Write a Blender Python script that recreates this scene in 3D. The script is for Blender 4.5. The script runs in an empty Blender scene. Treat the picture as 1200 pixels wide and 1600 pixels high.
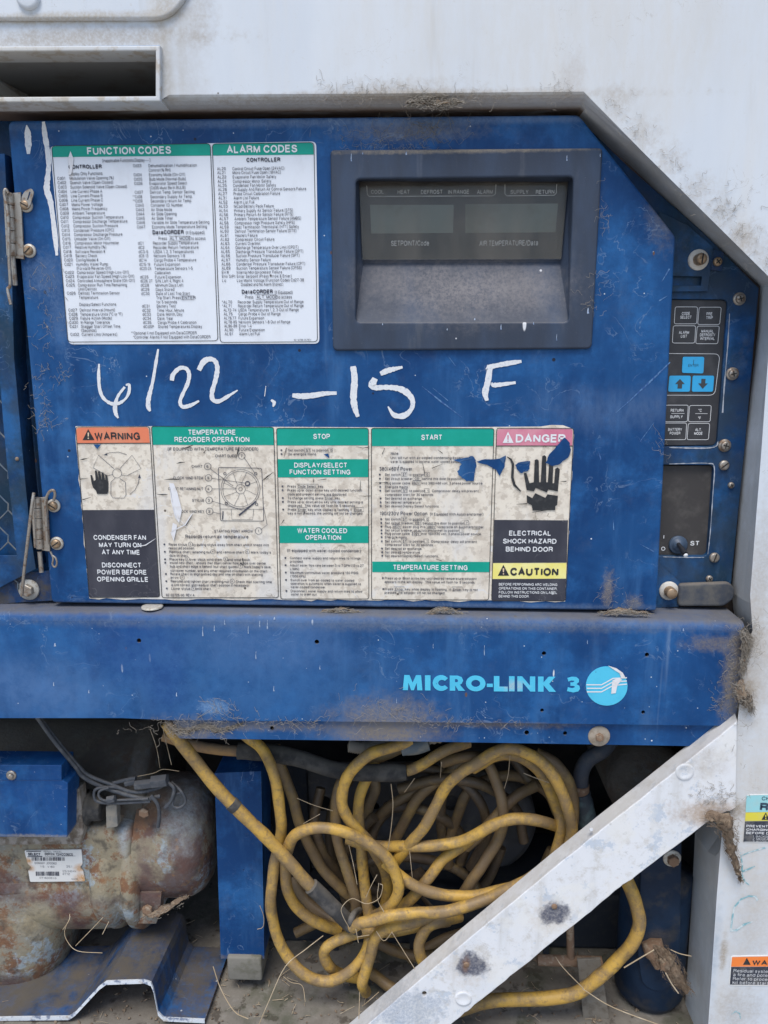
import bpy, bmesh, math, random
from mathutils import Vector, Matrix, noise as mnoise
from mathutils.geometry import tessellate_polygon
random.seed(7)
S = bpy.context.scene
C = S.collection

# ------------------------------------------------------------------ camera, light, exposure
F = 1209.0                    # focal length in photo pixels (photo 1200 x 1600)
PITCH, YAW, ROLL = math.radians(11.5), math.radians(-2.25), math.radians(-0.25)
DIST = 0.846                  # metres from the lens to the door face on the axis
FW = Vector((math.sin(YAW)*math.cos(PITCH), math.cos(YAW)*math.cos(PITCH), -math.sin(PITCH)))
_r = Vector((math.cos(YAW), -math.sin(YAW), 0)); _u = _r.cross(FW)
RT = math.cos(ROLL)*_r + math.sin(ROLL)*_u
UP = -math.sin(ROLL)*_r + math.cos(ROLL)*_u
EYE = -DIST*FW
cd = bpy.data.cameras.new('camera'); cam = bpy.data.objects.new('camera', cd); C.objects.link(cam)
cam.matrix_world = Matrix(((RT.x, UP.x, -FW.x, EYE.x), (RT.y, UP.y, -FW.y, EYE.y), (RT.z, UP.z, -FW.z, EYE.z), (0, 0, 0, 1)))
cd.sensor_fit = 'VERTICAL'; cd.sensor_height = 24.0; cd.lens = F/1600*24.0
cd.clip_start = 0.01; cd.clip_end = 200
S.camera = cam
S.render.resolution_x, S.render.resolution_y = 768, 1024

SUN_EL, SUN_AZ = 64, 195      # soft daylight from behind and above the camera
w = bpy.data.worlds.new('World'); S.world = w; w.use_nodes = True
nt = w.node_tree; bg = nt.nodes['Background']
sky = nt.nodes.new('ShaderNodeTexSky'); sky.sky_type = 'NISHITA'; sky.sun_disc = False
sky.sun_elevation = math.radians(SUN_EL); sky.sun_rotation = math.radians(SUN_AZ)
sky.dust_density = 1.5; sky.air_density = 1.0; sky.ozone_density = 1.0
nt.links.new(sky.outputs[0], bg.inputs[0]); bg.inputs[1].default_value = 0.118
sl = bpy.data.lights.new('sun', 'SUN'); sl.energy = 1.75; sl.angle = math.radians(28); sl.color = (1.0, 0.95, 0.88)
so = bpy.data.objects.new('sun', sl); C.objects.link(so)
_e, _a = math.radians(SUN_EL), math.radians(SUN_AZ)
_d = Vector((math.sin(_a)*math.cos(_e), math.cos(_a)*math.cos(_e), math.sin(_e)))
so.rotation_euler = _d.to_track_quat('Z', 'Y').to_euler()
S.view_settings.view_transform = 'Standard'; S.view_settings.look = 'None'
S.view_settings.gamma = 1; S.view_settings.use_curve_mapping = False
S.view_settings.exposure = 0.70
S.render.engine = 'CYCLES'
S.cycles.use_denoising = True
S.cycles.max_bounces = 8

# ------------------------------------------------------------------ geometry helpers
def P(px, py, y=0.0):
    """photo pixel -> world point on the vertical plane Y = y"""
    d = FW + RT*((px-600)/F) + UP*((800-py)/F)
    return EYE + d*((y-EYE.y)/d.y)
def mpp(px, py, y=0.0):
    return (P(px, py, y)-EYE).dot(FW)/F

class MB:
    """collects polygons for ONE mesh"""
    def __init__(s): s.v = []; s.f = []; s.sm = []
    def add(s, vs, fs, smooth=False):
        n = len(s.v); s.v += [Vector(q) for q in vs]
        for f in fs: s.f.append([n+i for i in f]); s.sm.append(smooth)
        return s
    def poly(s, pts):
        """flat polygon, any outline (triangulated), facing -Y"""
        tri = tessellate_polygon([[Vector((p.x, p.z, 0)) for p in pts]])
        fs = []
        for t in tri:
            a, b, c = [pts[i] for i in t]
            n = (b-a).cross(c-a)
            fs.append(t if n.y < 0 else t[::-1])
        return s.add(pts, fs)
    def prism(s, pts, dy):
        """outline on a Y plane extruded dy into the wall"""
        back = [p+Vector((0, dy, 0)) for p in pts]
        s.poly(pts)
        n = len(pts); fs = [(i, (i+1) % n, n+(i+1) % n, n+i) for i in range(n)]
        s.add(pts+back, fs)
        return s
    def loft(s, rows, smooth=True, closed=False):
        n = len(rows[0]); vs = [p for r in rows for p in r]; fs = []
        for k in range(len(rows)-1):
            for i in range(n if closed else n-1):
                j = (i+1) % n
                fs.append((k*n+i, k*n+j, (k+1)*n+j, (k+1)*n+i))
        return s.add(vs, fs, smooth)
    def box(s, lo, hi):
        x0, y0, z0 = lo; x1, y1, z1 = hi
        vs = [(x0,y0,z0),(x1,y0,z0),(x1,y1,z0),(x0,y1,z0),(x0,y0,z1),(x1,y0,z1),(x1,y1,z1),(x0,y1,z1)]
        return s.add(vs, [(0,1,5,4),(1,2,6,5),(2,3,7,6),(3,0,4,7),(4,5,6,7),(3,2,1,0)])
    def tube(s, pts, r, seg=10, cap=True, rn=0.0):
        pts = [Vector(p) for p in pts]; n = len(pts)
        rs = r if isinstance(r, (list, tuple)) else [r]*n
        t0 = (pts[1]-pts[0]).normalized()
        a = Vector((0, 0, 1)) if abs(t0.z) < .9 else Vector((1, 0, 0))
        u = (a - t0*a.dot(t0)).normalized(); rows = []
        for i in range(n):
            t = (pts[min(i+1, n-1)]-pts[max(i-1, 0)]).normalized()
            u = (u - t*u.dot(t)).normalized(); v = t.cross(u)
            rr = rs[i]*(1+rn*mnoise.noise(pts[i]*60))
            rows.append([pts[i]+(u*math.cos(q)+v*math.sin(q))*rr for q in [2*math.pi*k/seg for k in range(seg)]])
        s.loft(rows, True, True)
        if cap:
            for rw, p, d in ((rows[0], pts[0], -1), (rows[-1], pts[-1], 1)):
                tt = (pts[1]-pts[0]).normalized() if d < 0 else (pts[-1]-pts[-2]).normalized()
                c = p + tt*d*rs[0]*.25
                s.add(rw+[c], [(i, (i+1) % seg, seg) for i in range(seg)], True)
        return s
    def lathe(s, c, axis, prof, seg=32, smooth=True):
        """prof = [(distance along axis, radius)] from point c"""
        axis = Vector(axis).normalized()
        a = Vector((0, 0, 1)) if abs(axis.z) < .9 else Vector((1, 0, 0))
        u = (a - axis*a.dot(axis)).normalized(); v = axis.cross(u)
        rows = [[Vector(c)+axis*h+(u*math.cos(q)+v*math.sin(q))*max(r, 1e-5) for q in [2*math.pi*k/seg for k in range(seg)]] for h, r in prof]
        return s.loft(rows, smooth, True)
    def mesh(s, name, off=Vector((0, 0, 0)), fix=True):
        me = bpy.data.meshes.new(name)
        me.from_pydata([tuple(p-off) for p in s.v], [], s.f)
        me.polygons.foreach_set('use_smooth', s.sm)
        me.update()
        return me

ORG = {}
def root_of(o):
    while o.parent: o = o.parent
    return o
def link(name, me, mat, parent=None):
    o = bpy.data.objects.new(name, me); C.objects.link(o)
    if mat: me.materials.append(mat)
    if parent: o.parent = parent
    return o
def part(name, mb, mat, parent=None, label=None):
    off = root_of(parent).location.copy() if parent else Vector((0, 0, 0))
    o = link(name, mb.mesh(name, off), mat, parent)
    if label: o['label'] = label
    return o
def tag(o, label, cat, group=None, kind='thing'):
    if label: o['label'] = label
    if cat: o['category'] = cat
    if group: o['group'] = group
    o['kind'] = kind
    return o
def thing(name, label, cat, loc, group=None):
    o = bpy.data.objects.new(name, None); C.objects.link(o); o.empty_display_size = .02
    o.location = loc
    return tag(o, label, cat, group)
def single(name, mb, mat, label, cat, group=None, kind='thing'):
    c = sum(mb.v, Vector())/len(mb.v)
    o = link(name, mb.mesh(name, c), mat); o.location = c
    return tag(o, label, cat, group, kind)
def bevel(o, w, seg=2, angle=40):
    m = o.modifiers.new('bevel', 'BEVEL'); m.width = w; m.segments = seg; m.limit_method = 'ANGLE'; m.angle_limit = math.radians(angle)
    return o
def round_poly(pts, r, n=5):
    """round the corners of a pixel outline"""
    out = []; N = len(pts)
    for i in range(N):
        p = Vector(pts[i][:2]); a = Vector(pts[i-1][:2]); b = Vector(pts[(i+1) % N][:2])
        rr = r[i] if isinstance(r, (list, tuple)) else r
        if rr <= 0: out.append((p.x, p.y)); continue
        da, db = (a-p), (b-p); k = min(rr, da.length*.45, db.length*.45)
        s0, s1 = p+da.normalized()*k, p+db.normalized()*k
        for t in [q/n for q in range(n+1)]:
            q = s0*(1-t)**2 + p*2*t*(1-t) + s1*t*t
            out.append((q.x, q.y))
    return out
def circ(cx, cy, r, n=16, sq=1.0):
    return [(cx+r*math.cos(2*math.pi*k/n), cy+r*sq*math.sin(2*math.pi*k/n)) for k in range(n)]
def plate(outline, y, th, holes=(), bev=0.0, bres=2):
    """sheet with real holes: pixel outlines on plane y, thickness th into the wall, rounded edges"""
    cu = bpy.data.curves.new('tmp', 'CURVE'); cu.dimensions = '2D'; cu.fill_mode = 'BOTH'
    for ol in [outline]+list(holes):
        ps = [P(q[0], q[1], y) for q in ol]
        sp = cu.splines.new('POLY'); sp.points.add(len(ps)-1); sp.use_cyclic_u = True
        for k, p in enumerate(ps): sp.points[k].co = (p.x, p.z, 0, 1)
    cu.extrude = max(th/2-bev, 1e-5); cu.bevel_depth = bev; cu.bevel_resolution = bres; cu.offset = -bev
    o = bpy.data.objects.new('tmp', cu); me = o.to_mesh()
    mb = MB()
    # local (x, y, z) -> world (x, y0 + th/2 - z, y)
    mb.add([Vector((v.co.x, y+th/2-v.co.z, v.co.y)) for v in me.vertices], [tuple(p.vertices) for p in me.polygons])
    o.to_mesh_clear(); bpy.data.objects.remove(o); bpy.data.curves.remove(cu)
    return mb
def catmull(pts, n=8):
    pts = [Vector(p) for p in pts]; out = []
    for i in range(len(pts)-1):
        p0 = pts[i-1] if i else pts[0]*2-pts[1]
        p1, p2 = pts[i], pts[i+1]
        p3 = pts[i+2] if i+2 < len(pts) else pts[-1]*2-pts[-2]
        for k in range(n):
            t = k/n
            out.append(.5*((2*p1)+(p2-p0)*t+(2*p0-5*p1+4*p2-p3)*t*t+(3*p1-p0-3*p2+p3)*t**3))
    out.append(pts[-1]); return out
def pxpath(pts, n=8):
    """(px, py, depth) list -> smooth world path"""
    return catmull([P(a, b, c) for a, b, c in pts], n)

# printing on a plane -------------------------------------------------
class Ink:
    def __init__(s, y): s.y = y; s.m = MB()
    def fill(s, pts): s.m.poly([P(a, b, s.y) for a, b in pts]); return s
    def line(s, pts, w, closed=False):
        ps = [Vector(p) for p in pts]; n = len(ps)
        ws = list(w) if isinstance(w, (list, tuple)) else [w]*n
        if len(ws) != n:
            q = [i*(len(ws)-1)/max(n-1, 1) for i in range(n)]
            ws = [ws[int(a)]+(ws[min(int(a)+1, len(ws)-1)]-ws[int(a)])*(a-int(a)) for a in q]
        L, R_ = [], []
        for i in range(n):
            if closed: t = ps[(i+1) % n]-ps[i-1]
            else: t = ps[min(i+1, n-1)]-ps[max(i-1, 0)]
            t = t.normalized() if t.length else Vector((1, 0)); nn = Vector((-t.y, t.x))*ws[i]/2
            L.append(ps[i]+nn); R_.append(ps[i]-nn)
        if closed: L.append(L[0]); R_.append(R_[0])
        a = [P(q.x, q.y, s.y) for q in L]; b = [P(q.x, q.y, s.y) for q in R_]
        for i in range(len(a)-1):
            q = [a[i], a[i+1], b[i+1], b[i]]
            nz = (q[1]-q[0]).cross(q[2]-q[0])
            s.m.add(q, [(0, 1, 2, 3)] if nz.y < 0 else [(3, 2, 1, 0)])
        return s
    def ring(s, cx, cy, r, w, n=24): return s.line(circ(cx, cy, r, n), w, True)
    def text(s, t, x, y, cap, width=None, al='L', bold=0, sx=1.0, lean=0.0):
        """t with its baseline at pixel (x, y), cap height and width in pixels, upright in the world"""
        wt = 1.0 + bold*30
        adv = text_width(t, wt)
        o = P(x, y, s.y); m = mpp(x, y, s.y)
        k = cap*m/10; kx = k*sx
        if width: kx = width*m/adv
        cx = {'L': 0, 'C': -adv/2, 'R': -adv}[al]; n = 0
        for ch in t:
            gw, strokes = GLYPH.get(ch, GLYPH[' '])
            if not strokes: cx += gw+1.2; continue
            for st in strokes:
                ps = [(wt/2+px_, wt/2+py_*(10-wt)/10) for px_, py_ in st]; N = len(ps)
                Lp, Rp = [], []
                clo = N > 3 and st[0] == st[-1]
                for i in range(N):
                    a = ps[i-1] if i else (ps[-2] if clo else None); b = ps[i+1] if i < N-1 else (ps[1] if clo else None)
                    p = ps[i]
                    def un(q, r_): d = math.hypot(r_[0]-q[0], r_[1]-q[1]) or 1; return ((r_[0]-q[0])/d, (r_[1]-q[1])/d)
                    if a is None: t1 = un(p, b); f = 1; tx = t1
                    elif b is None: t1 = un(a, p); f = 1; tx = t1
                    else:
                        t1, t2 = un(a, p), un(p, b); tx = (t1[0]+t2[0], t1[1]+t2[1]); q = math.hypot(*tx)
                        tx = (tx[0]/q, tx[1]/q) if q > .05 else t1; f = 1/max(t1[0]*tx[0]+t1[1]*tx[1], .45)
                    nx_, ny_ = -tx[1]*wt/2*f, tx[0]*wt/2*f
                    Lp.append((p[0]+nx_, p[1]+ny_)); Rp.append((p[0]-nx_, p[1]-ny_))
                n += 1; yy = s.y-.00001*(n % 5)
                V = [Vector((o.x+(cx+q[0])*kx, yy, o.z+q[1]*k)) for q in Lp] + [Vector((o.x+(cx+q[0])*kx, yy, o.z+q[1]*k)) for q in Rp]
                fs = [(i, N+i, N+i+1, i+1) for i in range(N-1)]
                s.m.add(V, fs)
            cx += gw+wt+gap(wt)
        return s

# a plain grotesque alphabet drawn as pen strokes (cap height 10)
_F = """A 7.6|0,0 3.8,10 7.6,0;1.3,3.4 6.3,3.4
B 6.9|0,0 0,10 4.2,10 5.8,9.4 6.4,8.2 6.4,7 5.8,5.8 4.2,5.3 0,5.3;4.2,5.3 6,4.7 6.9,3.4 6.9,2 6,.6 4.4,0 0,0
C 7.5|7.4,7.2 6.6,9 5.2,9.9 3.8,10 2,9.4 .7,7.8 0,5.8 0,4.2 .7,2.2 2,.6 3.8,0 5.2,.1 6.6,1 7.5,3
D 7.4|0,0 0,10 3.4,10 5.4,9.4 6.8,7.8 7.4,5.8 7.4,4.2 6.8,2.2 5.4,.6 3.4,0 0,0
E 6.2|6.2,10 0,10 0,0 6.2,0;0,5.3 5.7,5.3
F 5.8|5.8,10 0,10 0,0;0,5.2 5.2,5.2
G 7.7|7.5,7.3 6.6,9 5.2,9.9 3.8,10 2,9.4 .7,7.8 0,5.8 0,4.2 .7,2.2 2,.6 3.8,0 5.4,.2 6.8,1.4 7.7,3.2 7.7,4.8 4.4,4.8;7.7,4.8 7.7,0
H 7|0,0 0,10;7,0 7,10;0,5.2 7,5.2
I 0|0,0 0,10
J 5|5,10 5,2.4 4.4,.8 3,0 1.8,0 .5,.8 0,2.4 0,3
K 7|0,0 0,10;7,10 0,3.6;2.4,5.8 7.2,0
L 5.4|0,10 0,0 5.4,0
M 8.2|0,0 0,10;0,10 4.1,.6 8.2,10;8.2,10 8.2,0
N 7|0,0 0,10;0,10 7,0;7,0 7,10
O 8.2|4.1,10 2.2,9.5 .8,8 0,6 0,4 .8,2 2.2,.5 4.1,0 6,.5 7.4,2 8.2,4 8.2,6 7.4,8 6,9.5 4.1,10
P 6.6|0,0 0,10 4.2,10 5.8,9.4 6.6,8 6.6,6.6 5.8,5.2 4.2,4.6 0,4.6
Q 8.2|4.1,10 2.2,9.5 .8,8 0,6 0,4 .8,2 2.2,.5 4.1,0 6,.5 7.4,2 8.2,4 8.2,6 7.4,8 6,9.5 4.1,10;5,2.6 8,-.4
R 7|0,0 0,10 4.4,10 6,9.4 6.7,8.2 6.7,6.8 6,5.7 4.4,5.1 0,5.1;4.2,5.1 5.8,4.4 6.4,3.2 6.5,1.2 7,0
S 6.8|6.4,7.3 5.9,8.9 4.6,9.8 3.2,10 1.6,9.6 .5,8.5 .5,6.9 1.4,5.9 3.2,5.3 5.2,4.7 6.4,3.7 6.8,2.4 6.2,1 4.8,.1 3.2,0 1.5,.3 .4,1.4 0,3
T 6.8|0,10 6.8,10;3.4,10 3.4,0
U 7|0,10 0,3.2 .7,1.3 2.2,.2 3.5,0 4.8,.2 6.3,1.3 7,3.2 7,10
V 7.2|0,10 3.6,0 7.2,10
W 10.6|0,10 2.7,0 5.3,9.6 7.9,0 10.6,10
X 7.2|0,0 7.2,10;0,10 7.2,0
Y 7.2|0,10 3.6,4.4 7.2,10;3.6,4.4 3.6,0
Z 6.4|0,10 6.4,10 0,0 6.4,0
0 5.8|2.9,10 1.4,9.4 .4,7.8 0,5.8 0,4.2 .4,2.2 1.4,.6 2.9,0 4.4,.6 5.4,2.2 5.8,4.2 5.8,5.8 5.4,7.8 4.4,9.4 2.9,10
1 3.4|.4,7.6 2,8 2.8,10 2.8,0
2 6|0,7.2 .3,8.8 1.5,9.8 3,10 4.5,9.7 5.7,8.6 5.8,7.2 5.2,5.9 3.2,4.2 1.2,2.6 0,0 6,0
3 6|.1,7.6 .8,9.3 2.2,10 3.8,9.9 5.2,9 5.4,7.4 4.6,6 2.4,5.4;3.6,5.6 5.4,4.6 6,3 5.4,1.2 4,.1 2.2,0 .7,.9 0,2.6
4 6|4.4,0 4.4,10 0,3 6,3
5 6|5.6,10 1,10 .4,5 2,6.1 3.6,6.2 5.2,5.2 6,3.4 5.7,1.6 4.4,.2 2.6,0 .9,.7 0,2.3
6 6|5.6,7.6 4.8,9.4 3.2,10 1.6,9.3 .5,7.4 0,5 0,3.6 .6,1.4 1.8,.2 3.2,0 4.8,.6 5.9,2.2 5.8,4 4.9,5.6 3.2,6.2 1.6,5.7 .3,4
7 6|0,10 6,10 3.4,5 2.2,0
8 6|3,5.4 1.3,6 .5,7.4 .8,9 2,9.9 3,10 4,9.9 5.2,9 5.5,7.4 4.7,6 3,5.4 1,4.6 0,2.9 .3,1.2 1.6,.2 3,0 4.4,.2 5.7,1.2 6,2.9 5,4.6 3,5.4
9 6|.4,2.4 1.2,.6 2.8,0 4.4,.7 5.5,2.6 6,5 6,6.4 5.4,8.6 4.2,9.8 2.8,10 1.2,9.4 .1,7.8 .2,6 1.1,4.4 2.8,3.8 4.4,4.3 5.7,6
a 5.5|.3,5.4 1,6.8 2.6,7.3 4.2,6.9 4.9,5.8 4.9,1.2 5.5,0;4.9,4.2 3,3.7 1,3.3 0,2.1 .3,.8 1.5,0 3,.2 4.3,1 4.9,2.2
b 5.6|0,10 0,0;0,5 1,6.8 2.6,7.3 4.4,6.7 5.5,5 5.6,3.6 5.3,1.8 4.2,.4 2.7,0 1.1,.6 0,2
c 5|5,5 4.2,6.7 2.7,7.3 1.2,6.7 .2,5 0,3.6 .3,2 1.3,.5 2.7,0 4.2,.5 5,2.3
d 5.6|5.6,10 5.6,0;5.6,5 4.6,6.8 3,7.3 1.2,6.7 .1,5 0,3.6 .3,1.8 1.4,.4 2.9,0 4.5,.6 5.6,2
e 5.4|0,3.9 5.4,3.9 5.2,5.6 4.2,6.9 2.7,7.3 1.2,6.7 .2,5 0,3.6 .3,2 1.3,.5 2.8,0 4.3,.5 5.2,1.9
f 2.7|2.7,10 1.7,9.8 1.1,8.8 1.1,0;0,7.1 2.6,7.1
g 5.6|5.6,7.3 5.6,-.8 5,-2.2 3.6,-2.8 2,-2.7 .6,-1.6;5.6,5 4.6,6.8 3,7.3 1.2,6.7 .1,5 0,3.6 .3,1.8 1.4,.4 2.9,0 4.5,.6 5.6,2
h 5.2|0,10 0,0;0,5 1.1,6.7 2.7,7.3 4.3,6.8 5.2,5.4 5.2,0
i 0|0,0 0,7.3;0,9 0,10.2
j 0|0,7.3 0,-1.8 -.8,-2.8;0,9 0,10.2
k 5|0,0 0,10;4.8,7.3 0,2.6;1.9,4.4 5.1,0
l 0|0,0 0,10
m 8.6|0,0 0,7.3;0,5.2 1,6.8 2.3,7.3 3.6,6.8 4.3,5.4 4.3,0;4.3,5.2 5.4,6.8 6.7,7.3 7.9,6.8 8.6,5.4 8.6,0
n 5.2|0,0 0,7.3;0,5 1.1,6.7 2.7,7.3 4.3,6.8 5.2,5.4 5.2,0
o 5.6|2.8,7.3 1.2,6.7 .2,5 0,3.6 .2,2.2 1.2,.6 2.8,0 4.4,.6 5.4,2.2 5.6,3.6 5.4,5 4.4,6.7 2.8,7.3
p 5.6|0,7.3 0,-2.8;0,5 1,6.8 2.6,7.3 4.4,6.7 5.5,5 5.6,3.6 5.3,1.8 4.2,.4 2.7,0 1.1,.6 0,2
q 5.6|5.6,7.3 5.6,-2.8;5.6,5 4.6,6.8 3,7.3 1.2,6.7 .1,5 0,3.6 .3,1.8 1.4,.4 2.9,0 4.5,.6 5.6,2
r 2.7|0,0 0,7.3;0,4.8 1,6.6 2.7,7.2
s 4.8|4.5,5.4 3.9,6.8 2.4,7.3 .9,6.8 .3,5.6 .9,4.4 2.4,3.9 4,3.4 4.8,2.1 4.2,.6 2.5,0 .8,.5 0,2
t 2.7|1.1,9.3 1.1,1.2 1.7,.1 2.7,0;0,7.1 2.7,7.1
u 5.2|0,7.3 0,1.9 .9,.5 2.4,0 4.1,.6 5.2,2.3;5.2,7.3 5.2,0
v 5.2|0,7.3 2.6,0 5.2,7.3
w 7.8|0,7.3 2,0 3.9,7 5.8,0 7.8,7.3
x 5|0,0 5,7.3;0,7.3 5,0
y 5.2|0,7.3 2.7,0;5.2,7.3 2.3,-1.4 1.4,-2.7 .2,-2.7
z 4.7|0,7.3 4.7,7.3 0,0 4.7,0
. 0|0,-.4 0,.8
, 0|0,.9 -.4,-1.6
: 0|0,0 0,1.2;0,5.6 0,6.8
' 0|0,7.5 0,10
/ 3|0,-.3 3,10.3
- 2.8|0,3.8 2.8,3.8
( 2|2,11 .7,8.6 0,5.8 0,3.2 .7,.2 2,-2.4
) 2|0,11 1.3,8.6 2,5.8 2,3.2 1.3,.2 0,-2.4
% 9|1.9,9.8 .3,9 0,7.6 .3,6 1.9,5.3 3.4,6 3.8,7.6 3.4,9 1.9,9.8;7.2,4.6 5.6,4 5.2,2.4 5.6,.8 7.2,0 8.6,.8 9,2.4 8.6,4 7.2,4.6;7,10 2,0
# 6|1.6,0 2.6,10;4,0 5,10;0,3.2 6,3.2;0,6.6 6,6.6
& 7|7,0 2,7 1.8,8.8 3,10 4.4,9 4.2,7.4 1,4.6 .1,2.6 .8,.7 2.6,0 4.6,.8 6.4,4.6
* 3|1.5,10 1.5,6.6;.1,9.2 2.9,7.4;.1,7.4 2.9,9.2
\u00b0 2.4|1.2,10 .3,9.6 0,8.8 .3,8 1.2,7.6 2.1,8 2.4,8.8 2.1,9.6 1.2,10"""
GLYPH = {' ': (2.6, [])}
for ln in _F.split('\n'):
    hd, bd = ln.split('|'); ch, wd = hd.split(' ')
    GLYPH[ch] = (float(wd), [[tuple(float(q) for q in pt.split(',')) for pt in st.split(' ')] for st in bd.split(';')])
def gap(wt): return max(1.7-.28*(wt-1), 1.0)
def text_width(t, wt): return sum((GLYPH.get(c, GLYPH[' '])[0]+(wt+gap(wt) if c != ' ' else 1.2)) for c in t)

# ------------------------------------------------------------------ materials
def srgb(r, g, b):
    f = lambda c: (c/255/12.92) if c/255 <= .04045 else ((c/255+.055)/1.055)**2.4
    return (f(r), f(g), f(b), 1)
class Mat:
    """weathered surface: a base colour and layers mixed over it one after another, all in metres of the real surface"""
    def __init__(s, name, col, rough=.5, metal=0.0, bump=.0, bscale=300, spec=.5):
        s.m = bpy.data.materials.new(name); s.m.use_nodes = True; s.t = s.m.node_tree; s.N = s.t.nodes
        s.b = s.N['Principled BSDF']; s.b.inputs['Metallic'].default_value = metal
        s.b.inputs['Specular IOR Level'].default_value = spec
        s.pos = s.N.new('ShaderNodeNewGeometry')
        rgb = s.N.new('ShaderNodeRGB'); rgb.outputs[0].default_value = col; s.c = rgb.outputs[0]
        v = s.N.new('ShaderNodeValue'); v.outputs[0].default_value = rough; s.r = v.outputs[0]
        s.h = None
        if bump: s.bump(bscale, bump)
    def L(s, a, b): s.t.links.new(a, b)
    def math(s, op, a, b=None, c=None, clamp=False):
        n = s.N.new('ShaderNodeMath'); n.operation = op; n.use_clamp = clamp
        for i, q in enumerate((a, b, c)):
            if q is None: continue
            if isinstance(q, (int, float)): n.inputs[i].default_value = q
            else: s.L(q, n.inputs[i])
        return n.outputs[0]
    def co(s, st=(1, 1, 1), off=(0, 0, 0), rot=(0, 0, 0)):
        n = s.N.new('ShaderNodeMapping'); n.inputs['Scale'].default_value = st; n.inputs['Location'].default_value = off; n.inputs['Rotation'].default_value = rot
        s.L(s.pos.outputs['Position'], n.inputs['Vector']); return n.outputs[0]
    def noise(s, scale, st=(1, 1, 1), detail=6, rough=.6, off=(0, 0, 0), dist=0, rot=(0, 0, 0)):
        n = s.N.new('ShaderNodeTexNoise'); n.inputs['Scale'].default_value = scale; n.inputs['Detail'].default_value = detail
        n.inputs['Roughness'].default_value = rough; n.inputs['Distortion'].default_value = dist
        s.L(s.co(st, off, rot), n.inputs['Vector']); return n.outputs[0]
    def ramp(s, v, lo, hi, amt=1.0):
        n = s.N.new('ShaderNodeMapRange'); n.interpolation_type = 'SMOOTHSTEP'
        n.inputs['From Min'].default_value = lo; n.inputs['From Max'].default_value = hi
        n.inputs['To Min'].default_value = 0; n.inputs['To Max'].default_value = amt
        s.L(v, n.inputs['Value']); return n.outputs[0]
    def mix(s, mask, col, rough=None):
        n = s.N.new('ShaderNodeMix'); n.data_type = 'RGBA'
        s.L(mask, n.inputs['Factor']); s.L(s.c, n.inputs[6])
        if isinstance(col, tuple): n.inputs[7].default_value = col
        else: s.L(col, n.inputs[7])
        s.c = n.outputs[2]
        if rough is not None:
            k = s.N.new('ShaderNodeMix'); s.L(mask, k.inputs['Factor']); s.L(s.r, k.inputs[2]); k.inputs[3].default_value = rough; s.r = k.outputs[0]
        return s
    def mottle(s, col, scale, lo=.45, hi=.65, amt=.6, st=(1, 1, 1), rough=None, detail=6, off=(0, 0, 0), dist=0, rot=(0, 0, 0), rg=.6):
        return s.mix(s.ramp(s.noise(scale, st, detail, rg, off, dist, rot), lo, hi, amt), col, rough)
    def blob(s, col, px, r, amt=.8, y=0.0, ns=60, k=1.2, rough=None, soft=.85, st=(1, 1, 1), grain=.55):
        """a stain with its own shape round one spot: px = photo spot, r = (rx, rz) in metres"""
        c = P(px[0], px[1], y); n = s.N.new('ShaderNodeVectorMath'); n.operation = 'SUBTRACT'
        s.L(s.pos.outputs['Position'], n.inputs[0]); n.inputs[1].default_value = c
        d = s.N.new('ShaderNodeVectorMath'); d.operation = 'MULTIPLY'; s.L(n.outputs[0], d.inputs[0])
        d.inputs[1].default_value = (1/r[0], 1/max(r[0], r[1], .03)*.4, 1/r[1])
        l = s.N.new('ShaderNodeVectorMath'); l.operation = 'LENGTH'; s.L(d.outputs[0], l.inputs[0])
        nz = s.math('MULTIPLY_ADD', s.noise(ns, st, 8, .65, (c.x*3, 1.3, c.z*5)), k, -k/2)
        q = s.math('ADD', l.outputs['Value'], nz)
        m = s.ramp(s.math('SUBTRACT', 1.0, q), -.15, soft, amt)
        g = s.ramp(s.noise(ns*3.3, st, 6, .75, (c.z*3, 2.3, c.x*5)), .32, .62)
        m = s.math('MULTIPLY', m, s.math('MULTIPLY_ADD', g, grain, 1-grain))
        return s.mix(m, col, rough)
    def speck(s, col, scale, rad, prob, st=(1, 1, 1), amt=1.0, off=(0, 0, 0)):
        n = s.N.new('ShaderNodeTexVoronoi'); n.inputs['Scale'].default_value = scale
        s.L(s.co(st, off), n.inputs['Vector'])
        sep = s.N.new('ShaderNodeSeparateColor'); s.L(n.outputs['Color'], sep.inputs[0])
        a = s.math('LESS_THAN', sep.outputs[0], prob)
        rr = s.math('MULTIPLY', sep.outputs[1], rad)
        b = s.ramp(s.math('SUBTRACT', rr, n.outputs['Distance']), 0, rad*.3, amt)
        return s.mix(s.math('MULTIPLY', a, b), col)
    def scratch(s, col, rot, scale=9, lo=.72, hi=.8, amt=.5, along=14, off=(0, 0, 0)):
        """thin scuffs running along one direction (rot = angle in the face plane)"""
        v = s.noise(scale, (1, 1, along), 3, .6, off, 0.15, (0, rot, 0))
        g = s.ramp(s.noise(7, off=(off[0]+3, 0, 1)), .48, .62)
        return s.mix(s.math('MULTIPLY', s.ramp(v, lo, hi, amt), g), col)
    def hair(s, col, scale, width=.02, amt=.5, off=(0, 0, 0), dist=.6, mlo=.5, mhi=.65):
        """fine wandering lines (cobweb, cracks) where a noise crosses its middle value"""
        v = s.noise(scale, (1, 1, 1), 4, .55, off, dist)
        a = s.math('ABSOLUTE', s.math('SUBTRACT', v, .5))
        m = s.ramp(s.math('SUBTRACT', width, a), 0, width*.6, amt)
        g = s.ramp(s.noise(14, off=(off[0]+5, 2, 0)), mlo, mhi)
        return s.mix(s.math('MULTIPLY', m, g), col)
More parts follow.
